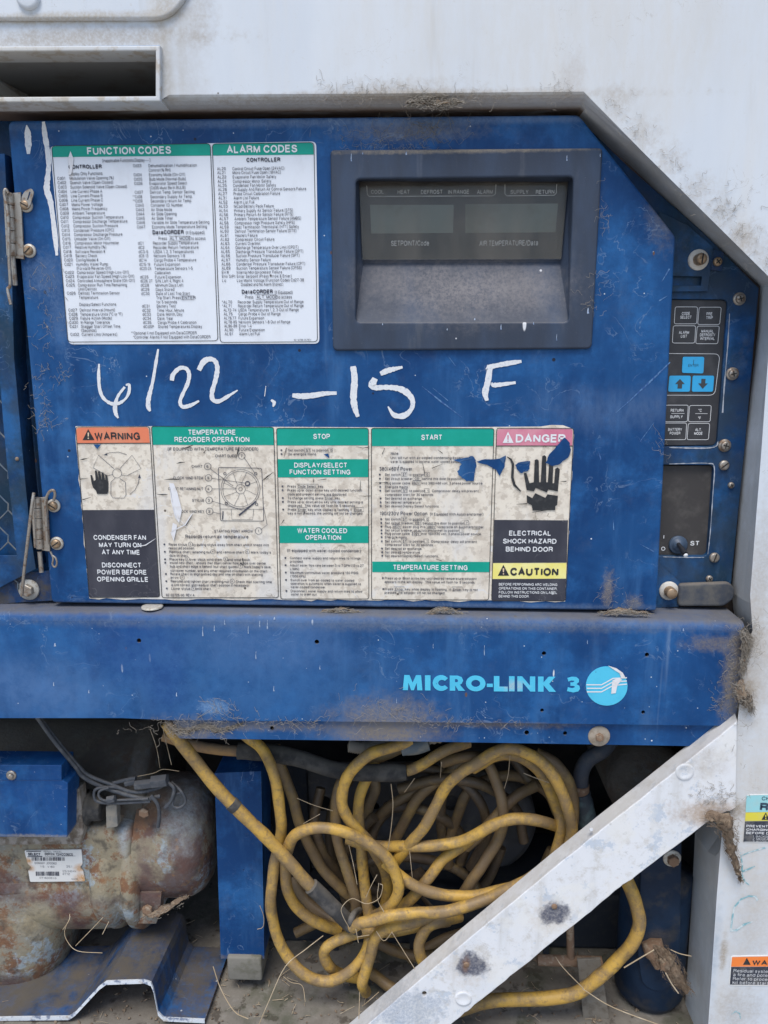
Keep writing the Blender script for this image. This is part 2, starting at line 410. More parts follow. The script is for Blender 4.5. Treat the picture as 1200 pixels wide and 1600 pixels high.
    def dust(s, col, lo=.2, hi=.9, amt=.8, ns=80):
        """dust that settles on faces looking up"""
        sep = s.N.new('ShaderNodeSeparateXYZ'); s.L(s.pos.outputs['Normal'], sep.inputs[0])
        a = s.math('ADD', sep.outputs[2], s.math('MULTIPLY_ADD', s.noise(ns), .6, -.3))
        return s.mix(s.ramp(a, lo, hi, amt), col, .95)
    def bump(s, scale, strength, detail=5, st=(1, 1, 1), dist=.001):
        n = s.noise(scale, st, detail)
        b = s.N.new('ShaderNodeBump'); b.inputs['Strength'].default_value = strength; b.inputs['Distance'].default_value = dist
        s.L(n, b.inputs['Height'])
        if s.h: s.L(s.h, b.inputs['Normal'])
        s.h = b.outputs[0]; return s
    def done(s):
        s.L(s.c, s.b.inputs['Base Color']); s.L(s.r, s.b.inputs['Roughness'])
        if s.h: s.L(s.h, s.b.inputs['Normal'])
        return s.m
def flat(name, col, rough=.6, metal=0, wear=None, amt=.35, scale=90):
    m = Mat(name, col, rough, metal)
    if wear: m.mottle(wear, scale, .45, .7, amt)
    return m.done()
# colours of the real surfaces
YS = -.028      # face of the white shell
YBR = -.034     # face of the diagonal brace
DUSTC = (.20, .165, .12, 1); BROWN = (.12, .07, .04, 1); RUST = (.16, .07, .035, 1)
def blue_mat(name, base=(.004, .058, .25, 1), extra=None, dusty=.15, speckp=.10):
    m = Mat(name, base, .45, bump=.08, bscale=500, spec=.22)
    m.bump(18, .12, 3, dist=.004)
    m.mottle((.003, .040, .145, 1), 8, .42, .60, .85, detail=5, dist=.6)
    m.mottle((.004, .045, .15, 1), 3.2, .45, .6, .35, detail=3, off=(6, 6, 1))                     # patches of deeper unfaded paint
    m.mottle((.020, .120, .33, 1), 14, .45, .7, .8, off=(3, 0, 1), rg=.7)       # chalky fading
    m.mottle((.045, .15, .35, 1), 30, .5, .75, .6, (1, 1, .16), off=(9, 2, 4))   # rain streaks
    m.mottle((.10, .13, .17, 1), 220, .55, .8, dusty, detail=8, rough=.8)        # film of dust
    m.mottle((.12, .135, .16, 1), 22, .52, .75, dusty*1.3, detail=8, rough=.85, off=(5, 5, 5), rg=.75)
    m.scratch((.13, .22, .38, 1), .6, 40, .66, .74, .5, .06)
    m.scratch((.16, .25, .40, 1), -.9, 34, .68, .76, .5, .06, (4, 1, 2))
    m.hair((.16, .24, .38, 1), 26, .010, .5, (2, 0, 0), .9, .5, .62)
    m.speck((.62, .66, .70, 1), 80, .10, speckp*.7)
    m.speck((.62, .66, .70, 1), 60, .10, speckp*1.6, (1, 1, .22), off=(7, 0, 3))
    m.speck((.5, .55, .6, 1), 150, .12, speckp*.8, off=(4, 0, 8))
    m.speck((.015, .02, .04, 1), 90, .2, .06, off=(2, 0, 5))
    m.speck((.13, .065, .035, 1), 55, .10, .10, (1, 1, .5), off=(6, 0, 9))
    if extra: extra(m)
    return m.done()
def x_door(m):
    W = (.10, .17, .31, 1)
    m.blob((.25, .24, .22, 1), (640, 205), (.09, .012), .5, ns=160, k=1.6)
    m.blob((.22, .20, .17, 1), (1040, 325), (.022, .045), .5, ns=160, k=1.6)
    m.blob((.25, .21, .16, 1), (950, 922), (.008, .028), .7, ns=200, k=2.2)
    m.blob((.25, .21, .16, 1), (990, 945), (.012, .014), .6, ns=200, k=1.8)
    m.blob(W, (970, 640), (.12, .03), .4, ns=40, k=1.6, st=(1, 1, .4))
    m.blob(W, (70, 430), (.03, .03), .6, ns=220, k=2)
    m.blob(W, (95, 500), (.02, .04), .5, ns=220, k=2)
    m.blob((.17, .24, .37, 1), (600, 189), (.5, .006), .5, ns=90, k=.8)
    m.blob((.16, .21, .30, 1), (560, 946), (.5, .006), .55, ns=120, k=1.2)
def x_beam(m):
    D = (.22, .185, .14, 1)
    m.blob((.003, .038, .19, 1), (205, 1010), (.075, .06), .9, y=-.02, ns=20, k=.8)
    m.blob((.003, .038, .19, 1), (255, 1060), (.035, .06), .8, y=-.02, ns=25, k=.8)
    m.blob(D, (600, 1120), (.075, .032), .95, y=-.02, ns=90, k=1.3, rough=.95)
    m.blob(D, (600, 1143), (.085, .02), 1, y=-.012, ns=90, k=1.1, rough=.95)
    m.blob(D, (290, 1138), (.06, .022), 1, y=-.012, ns=110, k=1.5, rough=.95)
    m.blob(D, (380, 1133), (.16, .008), .9, y=-.012, ns=110, k=1.5, rough=.95)
    m.blob(D, (760, 1131), (.12, .007), .7, y=-.014, ns=110, k=1.8, rough=.95)
    m.blob(D, (1150, 1060), (.020, .09), .9, y=-.02, ns=90, k=1.4, rough=.95)
    m.blob(D, (1120, 1005), (.05, .012), .6, y=-.02, ns=120, k=1.8, rough=.95)
    m.blob((.14, .17, .22, 1), (600, 975), (.55, .010), .65, y=-.02, ns=90, k=1.3, rough=.9)
    m.blob((.05, .155, .36, 1), (330, 1060), (.34, .10), .55, y=-.02, ns=14, k=.9, grain=.5).blob((.10, .2, .4, 1), (60, 1080), (.10, .05), .5, y=-.02, ns=22, k=1.2)
    m.blob((.10, .19, .38, 1), (420, 1000), (.13, .05), .4, y=-.02, ns=25, k=1.2)
    m.blob((.2, .34, .55, 1), (335, 1105), (.022, .012), .7, y=-.02, ns=200, k=1.6)
    m.dust((.15, .14, .125, 1), .45, 1.1, .75)
DOOR_BLUE = blue_mat('door_paint', (.008, .064, .20, 1), x_door)
BEAM_BLUE = blue_mat('channel_paint', (.009, .070, .225, 1), x_beam, .12, .22)
SHADE_BLUE = blue_mat('frame_paint_with_shade', (.011, .040, .080, 1), lambda m: m.mottle((.03, .05, .08, 1), 18, .4, .65, .7, detail=8, off=(1, 3, 3)), .35, .06)  # dusty blue darkened so the shade of the recess is in the paint
def x_old(m):
    m.mottle((.085, .075, .06, 1), 26, .42, .60, .8, detail=9, rough=.9, off=(1, 8, 2), rg=.75)
    m.mottle((.12, .10, .075, 1), 9, .42, .66, .75, detail=9, rough=.9, off=(4, 8, 2), rg=.7)
    m.blob((.09, .08, .065, 1), (20, 1560), (.09, .06), .85, y=.05, ns=60, k=1.4).blob((.10, .085, .065, 1), (230, 1450), (.06, .03), .85, y=.09, ns=80, k=1.2).blob((.09, .075, .06, 1), (300, 1560), (.03, .06), .7, y=.05, ns=80, k=1.6)
OLD_BLUE = blue_mat('worn_blue_paint', (.010, .036, .095, 1), x_old, .4, .05)

def white_mat(name, extra=None, chip=.0, base=(.61, .655, .705, 1)):
    m = Mat(name, base, .55, bump=.05, bscale=700)
    m.bump(12, .12, 3, dist=.004)
    m.mottle((.54, .59, .65, 1), 10, .4, .7, .7, (1, 1, .25))
    m.mottle((.62, .62, .61, 1), 26, .52, .75, .55, (1, 1, .10), off=(3, 1, 2))
    m.mottle((.44, .43, .40, 1), 45, .54, .8, .6, (1, 1, .10), off=(8, 1, 2), detail=8)
    m.mottle((.46, .42, .36, 1), 160, .62, .8, .4, off=(2, 2, 2), detail=8)
    m.scratch((.30, .30, .30, 1), .15, 30, .70, .76, .5, .05)
    m.hair((.28, .25, .21, 1), 40, .006, .5, (5, 0, 0), 1.4, .56, .66)
    m.scratch((.36, .35, .33, 1), .05, 60, .66, .74, .45, .03, (2, 2, 2))
    m.speck((.10, .09, .08, 1), 70, .10, .06)
    m.speck((.12, .10, .08, 1), 30, .05, .18, off=(3, 1, 1))
    if extra: extra(m)
    return m.done()
def x_shell(m):
    B = (.30, .24, .17, 1); G = (.36, .34, .30, 1)
    y = YS
    m.blob(G, (259, 115), (.010, .050), .75, y=y, ns=60, k=.6)
    m.blob(B, (590, 152), (.30, .007), .75, y=y, ns=120, k=1.4)
    m.blob(B, (620, 147), (.09, .016), .55, y=y, ns=140, k=1.8)
    m.blob(B, (120, 60), (.16, .012), .6, y=y, ns=130, k=2.0)
    m.blob((.40, .35, .27, 1), (110, 30), (.13, .006), .8, y=y, ns=120, k=1.4).blob((.40, .35, .27, 1), (262, 18), (.02, .02), .7, y=y, ns=120, k=1.6)
    m.blob((.55, .50, .43, 1), (1180, 1300), (.06, .26), .55, y=y, ns=22, k=1.6, grain=.6).blob((.50, .44, .36, 1), (1180, 1010), (.03, .10), .5, y=y, ns=40, k=1.6)
    m.blob((.55, .52, .46, 1), (900, 60), (.30, .12), .4, y=y, ns=16, k=1.8, st=(1, 1, .3))
    m.blob(B, (310, 20), (.02, .04), .35, y=y, ns=120, k=2)
    m.blob((.42, .37, .32, 1), (895, 130), (.014, .03), .4, y=y, ns=130, k=1.8)
    for px, py in ((960, 165), (1000, 215), (1040, 255), (1085, 300), (1120, 340), (1160, 375), (1195, 405)):
        m.blob((.38, .33, .27, 1), (px+6, py-5), (.020, .020), .42, y=y, ns=170, k=2.4, grain=.8)
    m.blob(B, (1160, 375), (.022, .022), .45, y=y, ns=160, k=2, grain=.8)
    m.blob((.40, .38, .35, 1), (285, 110), (.03, .06), .4, y=y, ns=40, k=1.6)
    for px, py, a, b, q in ((1165, 1000, .016, .02, .9), (1168, 1080, .012, .03, .8), (1138, 1265, .028, .018, .95), (1185, 900, .02, .1, .4), (1130, 1490, .006, .03, .8), (1180, 1050, .03, .08, .35), (1150, 1580, .04, .04, .4), (1180, 1450, .03, .08, .25)):
        m.blob(B, (px, py), (a, b), q, y=y, ns=120, k=1.7)
    m.blob((.33, .40, .47, 1), (1085, 1420), (.008, .08), .7, y=.04, ns=80, k=1.6)
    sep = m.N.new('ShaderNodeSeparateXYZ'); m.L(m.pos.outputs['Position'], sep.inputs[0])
    inn = m.ramp(sep.outputs[1], -.025, -.008, .6)                       # greyer from the face back along the returns of the opening
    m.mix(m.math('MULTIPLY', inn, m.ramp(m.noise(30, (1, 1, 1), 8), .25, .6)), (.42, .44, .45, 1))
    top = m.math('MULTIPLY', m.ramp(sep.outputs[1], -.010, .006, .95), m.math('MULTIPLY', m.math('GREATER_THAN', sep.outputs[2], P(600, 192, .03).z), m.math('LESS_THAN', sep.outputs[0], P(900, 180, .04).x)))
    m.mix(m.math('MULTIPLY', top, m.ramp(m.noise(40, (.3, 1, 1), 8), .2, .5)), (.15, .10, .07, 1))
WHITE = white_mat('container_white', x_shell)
def x_brace(m):
    y = YBR
    D = (.05, .06, .10, 1)
    m.mottle((.46, .53, .62, 1), 34, .55, .60, .75, detail=9, off=(4, 4, 1), rg=.75)
    m.mottle((.50, .48, .44, 1), 55, .50, .66, .65, detail=9, off=(7, 4, 1), rg=.75)
    m.mottle((.42, .30, .2, 1), 34, .64, .74, .5, detail=9, off=(2, 7, 1), rg=.7)
    m.mottle((.74, .74, .72, 1), 18, .5, .6, .6, detail=8, off=(1, 4, 1))
    m.mottle((.38, .38, .36, 1), 130, .6, .75, .5, detail=8, off=(1, 2, 1))
    for px, py, r in ((867, 1427, .018), (737, 1508, .020)):
        m.blob((.50, .42, .33, 1), (px-6, py+4), (r*1.7, r*1.6), .5, y=y, ns=120, k=1.6)
        m.blob(D, (px, py), (r, r*.9), .95, y=y, ns=75, k=1.7, soft=.35, grain=.35)
    m.blob((.20, .10, .05, 1), (728, 1508), (.006, .015), .9, y=y, ns=120, k=1)
    m.blob((.35, .24, .15, 1), (1110, 1270), (.05, .02), .8, y=y, ns=100, k=1.6)
    m.blob((.30, .36, .45, 1), (630, 1575), (.055, .03), .75, y=y, ns=90, k=1.8, soft=.4, grain=.8)
    m.blob((.42, .38, .33, 1), (1105, 1190), (.03, .03), .5, y=y, ns=70, k=1.4)
    m.blob((.45, .36, .28, 1), (1110, 1275), (.04, .02), .5, y=y, ns=120, k=1.6)
    m.dust((.36, .34, .31, 1), .3, .8, .6)
BRACE_WHITE = white_mat('chalky_brace_paint', x_brace, base=(.72, .74, .77, 1))
STEEL = Mat('worn_steel', (.38, .35, .31, 1), .42, .7).mottle((.20, .12, .07, 1), 160, .46, .66, .8, rough=.8).mottle((.5, .47, .42, 1), 60, .5, .7, .5, rough=.6, off=(1, 1, 4)).done()
BRASS = Mat('dulled_bolt', (.36, .26, .17, 1), .45, .6).mottle((.20, .12, .06, 1), 220, .48, .66, .7, rough=.85).done()
WASHER = Mat('grey_washer', (.50, .48, .43, 1), .55, .3).mottle((.22, .16, .10, 1), 240, .5, .7, .6, rough=.9).done()
RUSTY = Mat('rusty_iron', (.22, .14, .09, 1), .85, .1, bump=.4, bscale=400).mottle((.34, .28, .21, 1), 120, .5, .65, .7).done()
BLACK = flat('black_recess', (.012, .012, .013, 1), .7, 0, (.07, .06, .05, 1), .4)
RUBBER = Mat('dusty_black_rubber', (.035, .036, .038, 1), .7, bump=.3, bscale=300).mottle((.14, .13, .12, 1), 60, .45, .65, .6, rough=.95).dust((.18, .16, .13, 1), .2, .9, .6).done()
DIRT = Mat('dried_mud', (.16, .115, .08, 1), .95, bump=.9, bscale=240).mottle((.30, .24, .17, 1), 150, .45, .65, .7).mottle((.09, .06, .04, 1), 90, .55, .7, .7, off=(1, 1, 1)).done()
FIBRE = flat('dusty_fibre', (.27, .24, .20, 1), .95, 0, (.42, .39, .34, 1), .6, 120)
STRAW = flat('dry_straw', (.36, .28, .18, 1), .8, 0, (.60, .52, .40, 1), .6, 60)
INK = flat('black_print', (.016, .018, .022, 1), .5, 0, (.12, .12, .12, 1), .25, 200)
WPRINT = flat('white_print', (.72, .74, .76, 1), .5)

# ------------------------------------------------------------------ small hardware
def disc_prof(r, h, rd):   # rounded button head, height h, radius r
    return [(0, r), (h-rd, r)] + [(h-rd+rd*math.sin(a), r-rd+rd*math.cos(a)) for a in (.4, .8, 1.2, 1.57)] + [(h, 0)]
def fastener(parent, px, py, y, rpx, mat=STEEL, head='cross', washer=0, wmat=None, h=.003, ang=.4, name='screw', lean=(0, 0)):
    """screw or bolt with its washer, head towards the viewer, on plane y"""
    c = P(px, py, y); m = mpp(px, py, y); r = rpx*m; ax = Vector((lean[0], -1, lean[1])).normalized()
    wh = 0
    ws = None
    if washer:
        wh = .0016; wr = washer*m
        ws = MB().lathe(c+Vector((0, .0005, 0)), (0, -1, 0), [(0, wr), (wh*.7, wr), (wh+.0005, wr*.93), (wh+.0005, 0)], 28, True)
    b = MB()
    if head == 'hex':
        b.lathe(c+ax*wh, ax, [(0, r), (h, r), (h+.0006, r*.9), (h+.0006, 0)], 6, False)
    elif head == 'stud':
        b.lathe(c+ax*wh, ax, [(0, r), (h-.001, r), (h, r*.85), (h, 0)], 20)
    else:
        b.lathe(c+ax*wh, ax, disc_prof(r, h, min(h*.8, r*.7)), 22)
    o = part(name, b, mat, parent)
    if ws: part('washer', ws, wmat or WASHER, o)
    if head in ('cross', 'slot'):
        k = MB(); t = c+ax*(wh+h+.0002); L_, w_ = r*.62, r*.13
        for q in ((ang, ang+math.pi/2) if head == 'cross' else (ang,)):
            if head == 'slot': L_, w_ = r*.85, r*.12
            u = Vector((math.cos(q), 0, math.sin(q))); v = Vector((-math.sin(q), 0, math.cos(q)))
            z = Vector((0, -.00008*(1 if q == ang else 2), 0))
            k.add([t+z-u*L_-v*w_, t+z+u*L_-v*w_, t+z+u*L_+v*w_, t+z-u*L_+v*w_], [(0, 1, 2, 3)])
        part('drive_slot', k, BLACK, o)
    return o

# ------------------------------------------------------------------ the bay behind everything
ZF = P(110, 1593, .002).z-.004            # floor of the machinery bay
def fl(px, py):                   # point on the bay floor seen at a photo pixel
    d = FW + RT*((px-600)/F) + UP*((800-py)/F)
    return EYE + d*((ZF-EYE.z)/d.z)
def x_floor(m):
    m.mottle((.05, .04, .03, 1), 45, .55, .63, .8, detail=8, off=(3, 3, 3))
    m.mottle((.05, .06, .03, 1), 12, .5, .65, .6, off=(6, 1, 3))
    m.mottle((.27, .255, .23, 1), 60, .5, .7, .5, off=(2, 1, 7))
    m.mottle((.11, .095, .08, 1), 8, .45, .65, .7, detail=9, off=(2, 6, 7), rg=.7)
    return m
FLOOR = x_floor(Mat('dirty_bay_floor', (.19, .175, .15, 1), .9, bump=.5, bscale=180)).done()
mb = MB(); x0, x1 = P(-520, 1590, 0).x, P(1090, 1590, .02).x
random.seed(3)
nx, ny = 60, 26
FY = -.045
mb.loft([[Vector((x0+(x1-x0)*i/nx, FY+(.44-FY)*j/ny, ZF + (.0015*mnoise.noise((i*.7, j*.7, 0))-.001 if 0 < j else 0))) for i in range(nx+1)] for j in range(ny+1)], True)
mb.add([(x0, FY, ZF), (x1, FY, ZF), (x1, FY, ZF-.12), (x0, FY, ZF-.12)], [(3, 2, 1, 0)])
o = single('bay_floor', mb, FLOOR, None, None, None, 'structure'); del o['kind']; o['kind'] = 'structure'
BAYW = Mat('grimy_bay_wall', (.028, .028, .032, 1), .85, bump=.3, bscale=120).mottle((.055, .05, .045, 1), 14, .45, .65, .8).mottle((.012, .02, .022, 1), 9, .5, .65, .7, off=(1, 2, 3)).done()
zt = P(600, 1120, -.01).z
mb = MB()
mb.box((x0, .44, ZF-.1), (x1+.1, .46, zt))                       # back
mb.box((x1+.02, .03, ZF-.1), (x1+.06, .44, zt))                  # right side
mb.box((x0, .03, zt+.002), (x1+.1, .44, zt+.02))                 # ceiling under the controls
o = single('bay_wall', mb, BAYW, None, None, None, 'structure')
BOUNCE_MAT = Mat('bounce_gravel', (.36, .33, .29, 1), .95, bump=.6, bscale=60).mottle((.26, .235, .20, 1), 2, .4, .65, .8).mottle((.42, .40, .37, 1), 30, .5, .7, .6).done()
g_ = MB(); gz = ZF-.55
g_.add([(-30, -40, gz), (30, -40, gz), (30, 12, gz), (-30, 12, gz)], [(0, 1, 2, 3)])
o = single('bounce_ground', g_, BOUNCE_MAT, None, None, None, 'structure')  # unseen ground, added to bounce light up onto the undersides
BULK = Mat('rusty_bulkhead', (.07, .045, .03, 1), .9, bump=.3, bscale=150).mottle((.16, .10, .065, 1), 24, .45, .65, .8, (1, 1, .5)).mottle((.03, .025, .02, 1), 60, .5, .65, .6, off=(4, 4, 4)).done()
mb = MB(); a = P(-520, 100, .055); b = P(1260, 1100, .055)
mb.box((a.x, .0565, zt+.02), (b.x, .075, P(600, 170, .03).z))
o = single('bulkhead_wall', mb, BULK, None, None, None, 'structure')

# ------------------------------------------------------------------ white container shell
shell = thing('container_shell', 'weathered white steel container front around the blue control door', 'container', P(1180, 1590, YS))
Y0 = YS
OUT = [(265, 148), (600, 146), (912, 143), (1005, 238), (1100, 332), (1207, 438), (1203, 520), (1190, 700), (1172, 930), (1176, 985), (1166, 1010), (1152, 1130), (1144, 1262), (1128, 1300), (1120, 1400), (1106, 1610), (1098, 1760)]
INN = [(262, 188), (600, 186), (897, 184), (985, 259), (1082, 354), (1188, 447), (1184, 520), (1163, 700), (1143, 925), (1148, 968), (1156, 1000), (1142, 1130), (1112, 1262), (1086, 1302), (1081, 1400), (1068, 1610), (1060, 1760)]
pts = [(-700, -260), (1900, -260), (1900, 1760)] + OUT[::-1] + [(250, 157), (250, 71), (-700, 77)]
part('front_sheet', MB().poly([P(x, y, Y0) for x, y in pts]), WHITE, shell)
IY = [.030]*3 + [.04]*9 + [.06]*5
Ow = [P(x, y, Y0) for x, y in OUT]; Iw = [P(x, y, q) for (x, y), q in zip(INN, IY)]
rows = []
for fy, fx in ((0, 0), (.03, .28), (.10, .52), (.24, .75), (.5, .92), (1, 1)):
    rows.append([Vector((a.x+(b.x-a.x)*fx, a.y+(b.y-a.y)*fy, a.z+(b.z-a.z)*fx)) for a, b in zip(Ow, Iw)])
mb = MB(); n = len(OUT)
for k in range(len(rows)-1):           # every straight run is its own smooth strip: crisp mitres
    for i in range(n-1):
        mb.add([rows[k][i], rows[k][i+1], rows[k+1][i+1], rows[k+1][i]], [(0, 1, 2, 3)], False)
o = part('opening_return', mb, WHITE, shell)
# straight underside left of the duct frame
mb = MB().loft([[P(-700, 160, Y0), P(262, 154, Y0)], [P(-700, 192, .03), P(262, 188, .03)]], False)
part('lower_return', mb, WHITE, shell)
# duct opening upper left
fr = plate([(-690, 75), (250, 71), (250, 158), (-690, 164)], Y0-.006, .03, [[(-670, 83), (243, 79), (243, 150), (-670, 155)]], .0012)
DUCTW = white_mat('duct_paint', lambda m: m.mottle((.42, .37, .30, 1), 60, .5, .62, .8, detail=8), base=(.56, .56, .54, 1))
duct = part('duct_frame', fr, DUCTW, shell)
q = [(-670, 83), (243, 79), (243, 150), (-670, 155)]
fw_ = [P(x, y, Y0) for x, y in q]; bk = [p+Vector((0, .24, 0)) for p in fw_]
mb = MB(); mb.loft([fw_, bk], False, True); mb.add(bk, [(0, 1, 2, 3)])
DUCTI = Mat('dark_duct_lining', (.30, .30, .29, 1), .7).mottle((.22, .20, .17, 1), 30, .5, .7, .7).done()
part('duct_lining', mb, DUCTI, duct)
mb = MB(); a = P(-60, 84, -.004); b = P(-60, 154, -.004); c = P(85, 153, .10)
mb.add([a, b, Vector((c.x, .22, b.z)), Vector((c.x-.02, .22, a.z))], [(0, 1, 2, 3)])
part('duct_baffle', mb, DUCTW, duct)
cp = plate(round_poly([(-700, -260), (330, -260), (296, -10), (262, 30), (-700, 32)], [0, 0, 60, 60, 0], 8), Y0-.005, .0065, (), .0030, 4)
part('corner_plate', cp, WHITE, shell)
mb = MB()
for (x, y, r) in ((45, -4, 16),): mb.lathe(P(x, y, Y0-.0048), (0, -1, 0), [(0, r*.0007), (.003, r*.0007), (.004, r*.0005), (.004, 0)], 24)
part('rivet', mb, WHITE, shell)
# label strips on the right post
def shell_decal(name, quad, bands, texts, label):
    b = part(name, plate(round_poly(quad, 4, 3), Y0-.0006, .0006), flat(name+'_base', (.72, .72, .70, 1), .45), shell, label)
    for nm, pts, col in bands:
        part(nm, Ink(Y0-.0009).fill(pts).m, flat(name+'_'+nm, col, .45, 0, (.5, .48, .42, 1), .2), b)
    for nm, col, items in texts:
        k = Ink(Y0-.0012)
        for t in items: k.text(*t[:5], **(t[5] if len(t) > 5 else {}))
        part(nm, k.m, col, b)
    return b
TEAL = (.30, .62, .66, 1); YEL = (.70, .62, .06, 1); ORG_ = (.85, .22, .04, 1); NAVY = (.028, .035, .055, 1)
sd = shell_decal('charging_notice', [(1167, 1242), (1330, 1238), (1326, 1318), (1161, 1316)],
    [('upper_band', [(1166.5, 1243), (1330, 1239), (1329, 1267), (1165, 1269)], TEAL), ('yellow_band', [(1165, 1269.5), (1329, 1267), (1328, 1281), (1164, 1283)], YEL), ('dark_field', [(1164, 1283.5), (1328, 1281.5), (1325, 1317), (1161.5, 1315)], NAVY)],
    [('heading', flat('navy_print', (.03, .06, .10, 1), .5), [('CHARGING', 1190, 1250.5, 6.5, None, dict(bold=.02)), ('REMOVE', 1187, 1267, 14, None, dict(bold=.05))]),
     ('lettering', WPRINT, [('PREVENT TRAPPED PRESSURE', 1166, 1292.5, 4.2, None, dict(bold=.03, sx=1.15)), ('CHARGING WINDOWS', 1166, 1298, 4.2, None, dict(bold=.03, sx=1.15)), ('BEFORE DISCONNECTING', 1165.5, 1303.2, 4.2, None, dict(bold=.03, sx=1.15)), ('1  BACKSEAT', 1176, 1308.5, 3.6), ('2  MIDSEAT', 1176, 1312.3, 3.6), ('3  ALLOW', 1176, 1315.8, 3.2)])], None)
k = Ink(Y0-.0012).fill([(1190, 1281), (1196.5, 1269.5), (1203, 1281)]); part('hazard_symbol', k.m, INK, sd)
k = Ink(Y0-.0014).line([(1196.5, 1273), (1196.5, 1277)], 1.6).fill([(1195.8, 1278.2), (1197.4, 1278.2), (1197.4, 1279.8), (1195.8, 1279.8)]); part('exclamation_mark', k.m, flat('yellow_print', YEL), sd)
sd = shell_decal('residual_warning', [(1142, 1494), (1340, 1490), (1336, 1542), (1139, 1540)],
    [('orange_band', [(1144, 1495.5), (1338, 1492), (1337, 1509.5), (1142.5, 1510.5)], ORG_), ('dark_field', [(1142.5, 1511), (1337, 1510), (1335, 1540), (1140.5, 1538.5)], NAVY)],
    [('heading', INK, [('WARNING', 1175, 1507.5, 8.5, None, dict(bold=.04, sx=1.15))]),
     ('lettering', WPRINT, [('Residual system oil can cause', 1146, 1519, 5.6), ('a fire and potential injury.', 1145.5, 1525.2, 5.6), ('Refer to procedure in the', 1145, 1531.4, 5.6), ('kit before starting repair.', 1144.6, 1537.4, 5.6)])], None)
k = Ink(Y0-.0012).fill([(1161, 1507.5), (1167, 1496.5), (1173, 1507.5)]); part('hazard_symbol', k.m, INK, sd)
# chalk letters
CHALK = Mat('teal_marker', (.20, .42, .47, 1), .7).mottle((.66, .69, .70, 1), 170, .42, .6, .85).done()
k = Ink(Y0-.0005)
k.line([(1157, 1332), (1160, 1352), (1159, 1366), (1164, 1378), (1171, 1383)], [1.5, 2.5, 2.5, 2.5, 1]); k.line([(1156, 1338), (1170, 1332), (1197, 1324)], [1, 2, 2]); k.line([(1160, 1362), (1172, 1357), (1180, 1353)], [2.5, 2.5, 1])
part('marker_writing', k.m, CHALK, shell); k = Ink(Y0-.0005)
k.line([(1184, 1407), (1180, 1401), (1170, 1400), (1158, 1405), (1147, 1418), (1144, 1436), (1142, 1452)], [4, 3, 2, 2.4, 3, 2.6, 2.6]); k.line([(1141, 1454), (1150, 1454), (1162, 1445), (1176, 1440)], [3.5, 3.5, 3.5, 1.5])
part('marker_writing', k.m, CHALK, shell); k = Ink(Y0-.0005)
k.line([(1143, 1585), (1150, 1580), (1156, 1584), (1157, 1592)], [1, 1.8, 1.8, 1])
part('marker_writing', k.m, CHALK, shell)

# ------------------------------------------------------------------ diagonal brace
FU = [(1152, 1128), (1072, 1189), (1010, 1251), (945, 1303), (867, 1352), (812, 1405), (724, 1466), (640, 1545), (560, 1640)]
FU = [(1152, 1127), (1080, 1185), (1010, 1241), (945, 1292), (867, 1355), (812, 1401), (724, 1474), (640, 1545), (545, 1626)]
FL = [(1150, 1262), (1110, 1282), (994, 1369), (970, 1386), (897, 1446), (805, 1520), (746, 1567), (706, 1600), (660, 1640)]
def chip(L, n=7, a=.9, seed=1):
    r_ = random.Random(seed); o_ = []
    for (x0_, y0_), (x1_, y1_) in zip(L, L[1:]):
        for q in range(n):
            t = q/n; o_.append((x0_+(x1_-x0_)*t, y0_+(y1_-y0_)*t+(r_.uniform(-a, a) if q else 0)))
    return o_+[L[-1]]
brace = thing('diagonal_brace', 'chipped white diagonal brace plate crossing in front of the yellow cables', 'brace', P(1120, 1220, YBR))
o = part('brace_plate', plate(chip(FU, 6, .5, 1)+chip(FL, 8, 1.1, 2)[::-1], YBR, .004, [circ(663, 1553, 3.6), circ(924, 1297, 3)], .0012), BRACE_WHITE, brace)
BU = [(1150, 1113), (1081, 1160), (1012, 1214), (930, 1276), (860, 1335), (787, 1398), (713, 1461), (640, 1524), (560, 1596), (535, 1616)]
FUu = [(x, y) for x, y in FU]
back = [P(x-6, y-21, YBR+.024) for x, y in FU]
mb = MB().loft([[P(x, y, YBR+.0005) for x, y in FU], [p for p in back]], False)
mb.loft([[p for p in back], [p+Vector((.0012, .0004, -.0022)) for p in back]], False)
part('top_flange', mb, BRACE_WHITE, brace)
fastener(brace, 866, 1416, YBR, 4.5, RUSTY, 'stud', 0, h=.002, name='bolt')
fastener(brace, 729, 1507, YBR, 4.5, RUSTY, 'dome', 0, h=.0016, name='bolt')
o = part('plug', MB().lathe(P(1070, 1206, YBR), (0, -1, 0), [(0, .0105), (.0012, .0095), (.0004, .007), (.0003, 0)], 20), BRACE_WHITE, brace)
o = part('plug', MB().lathe(P(724, 1560, YBR), (0, -1, 0), [(0, .0105), (.0012, .0098), (.0012, .0075), (.0003, .005), (.0003, 0)], 20), BRACE_WHITE, brace)
# ------------------------------------------------------------------ blue control door
door = thing('control_door', 'scuffed blue control box door covered in instruction decals and white handwriting', 'door', P(560, 945, 0))
outl = round_poly([(11, 188), (905, 179), (1056, 369), (1026, 955), (80, 942)], [12, 8, 6, 5, 8], 4)
part('door_panel', plate(outl, 0, .022, [[(538, 258), (918, 255), (905, 522), (538, 524)]], .0028, 3), DOOR_BLUE, door)

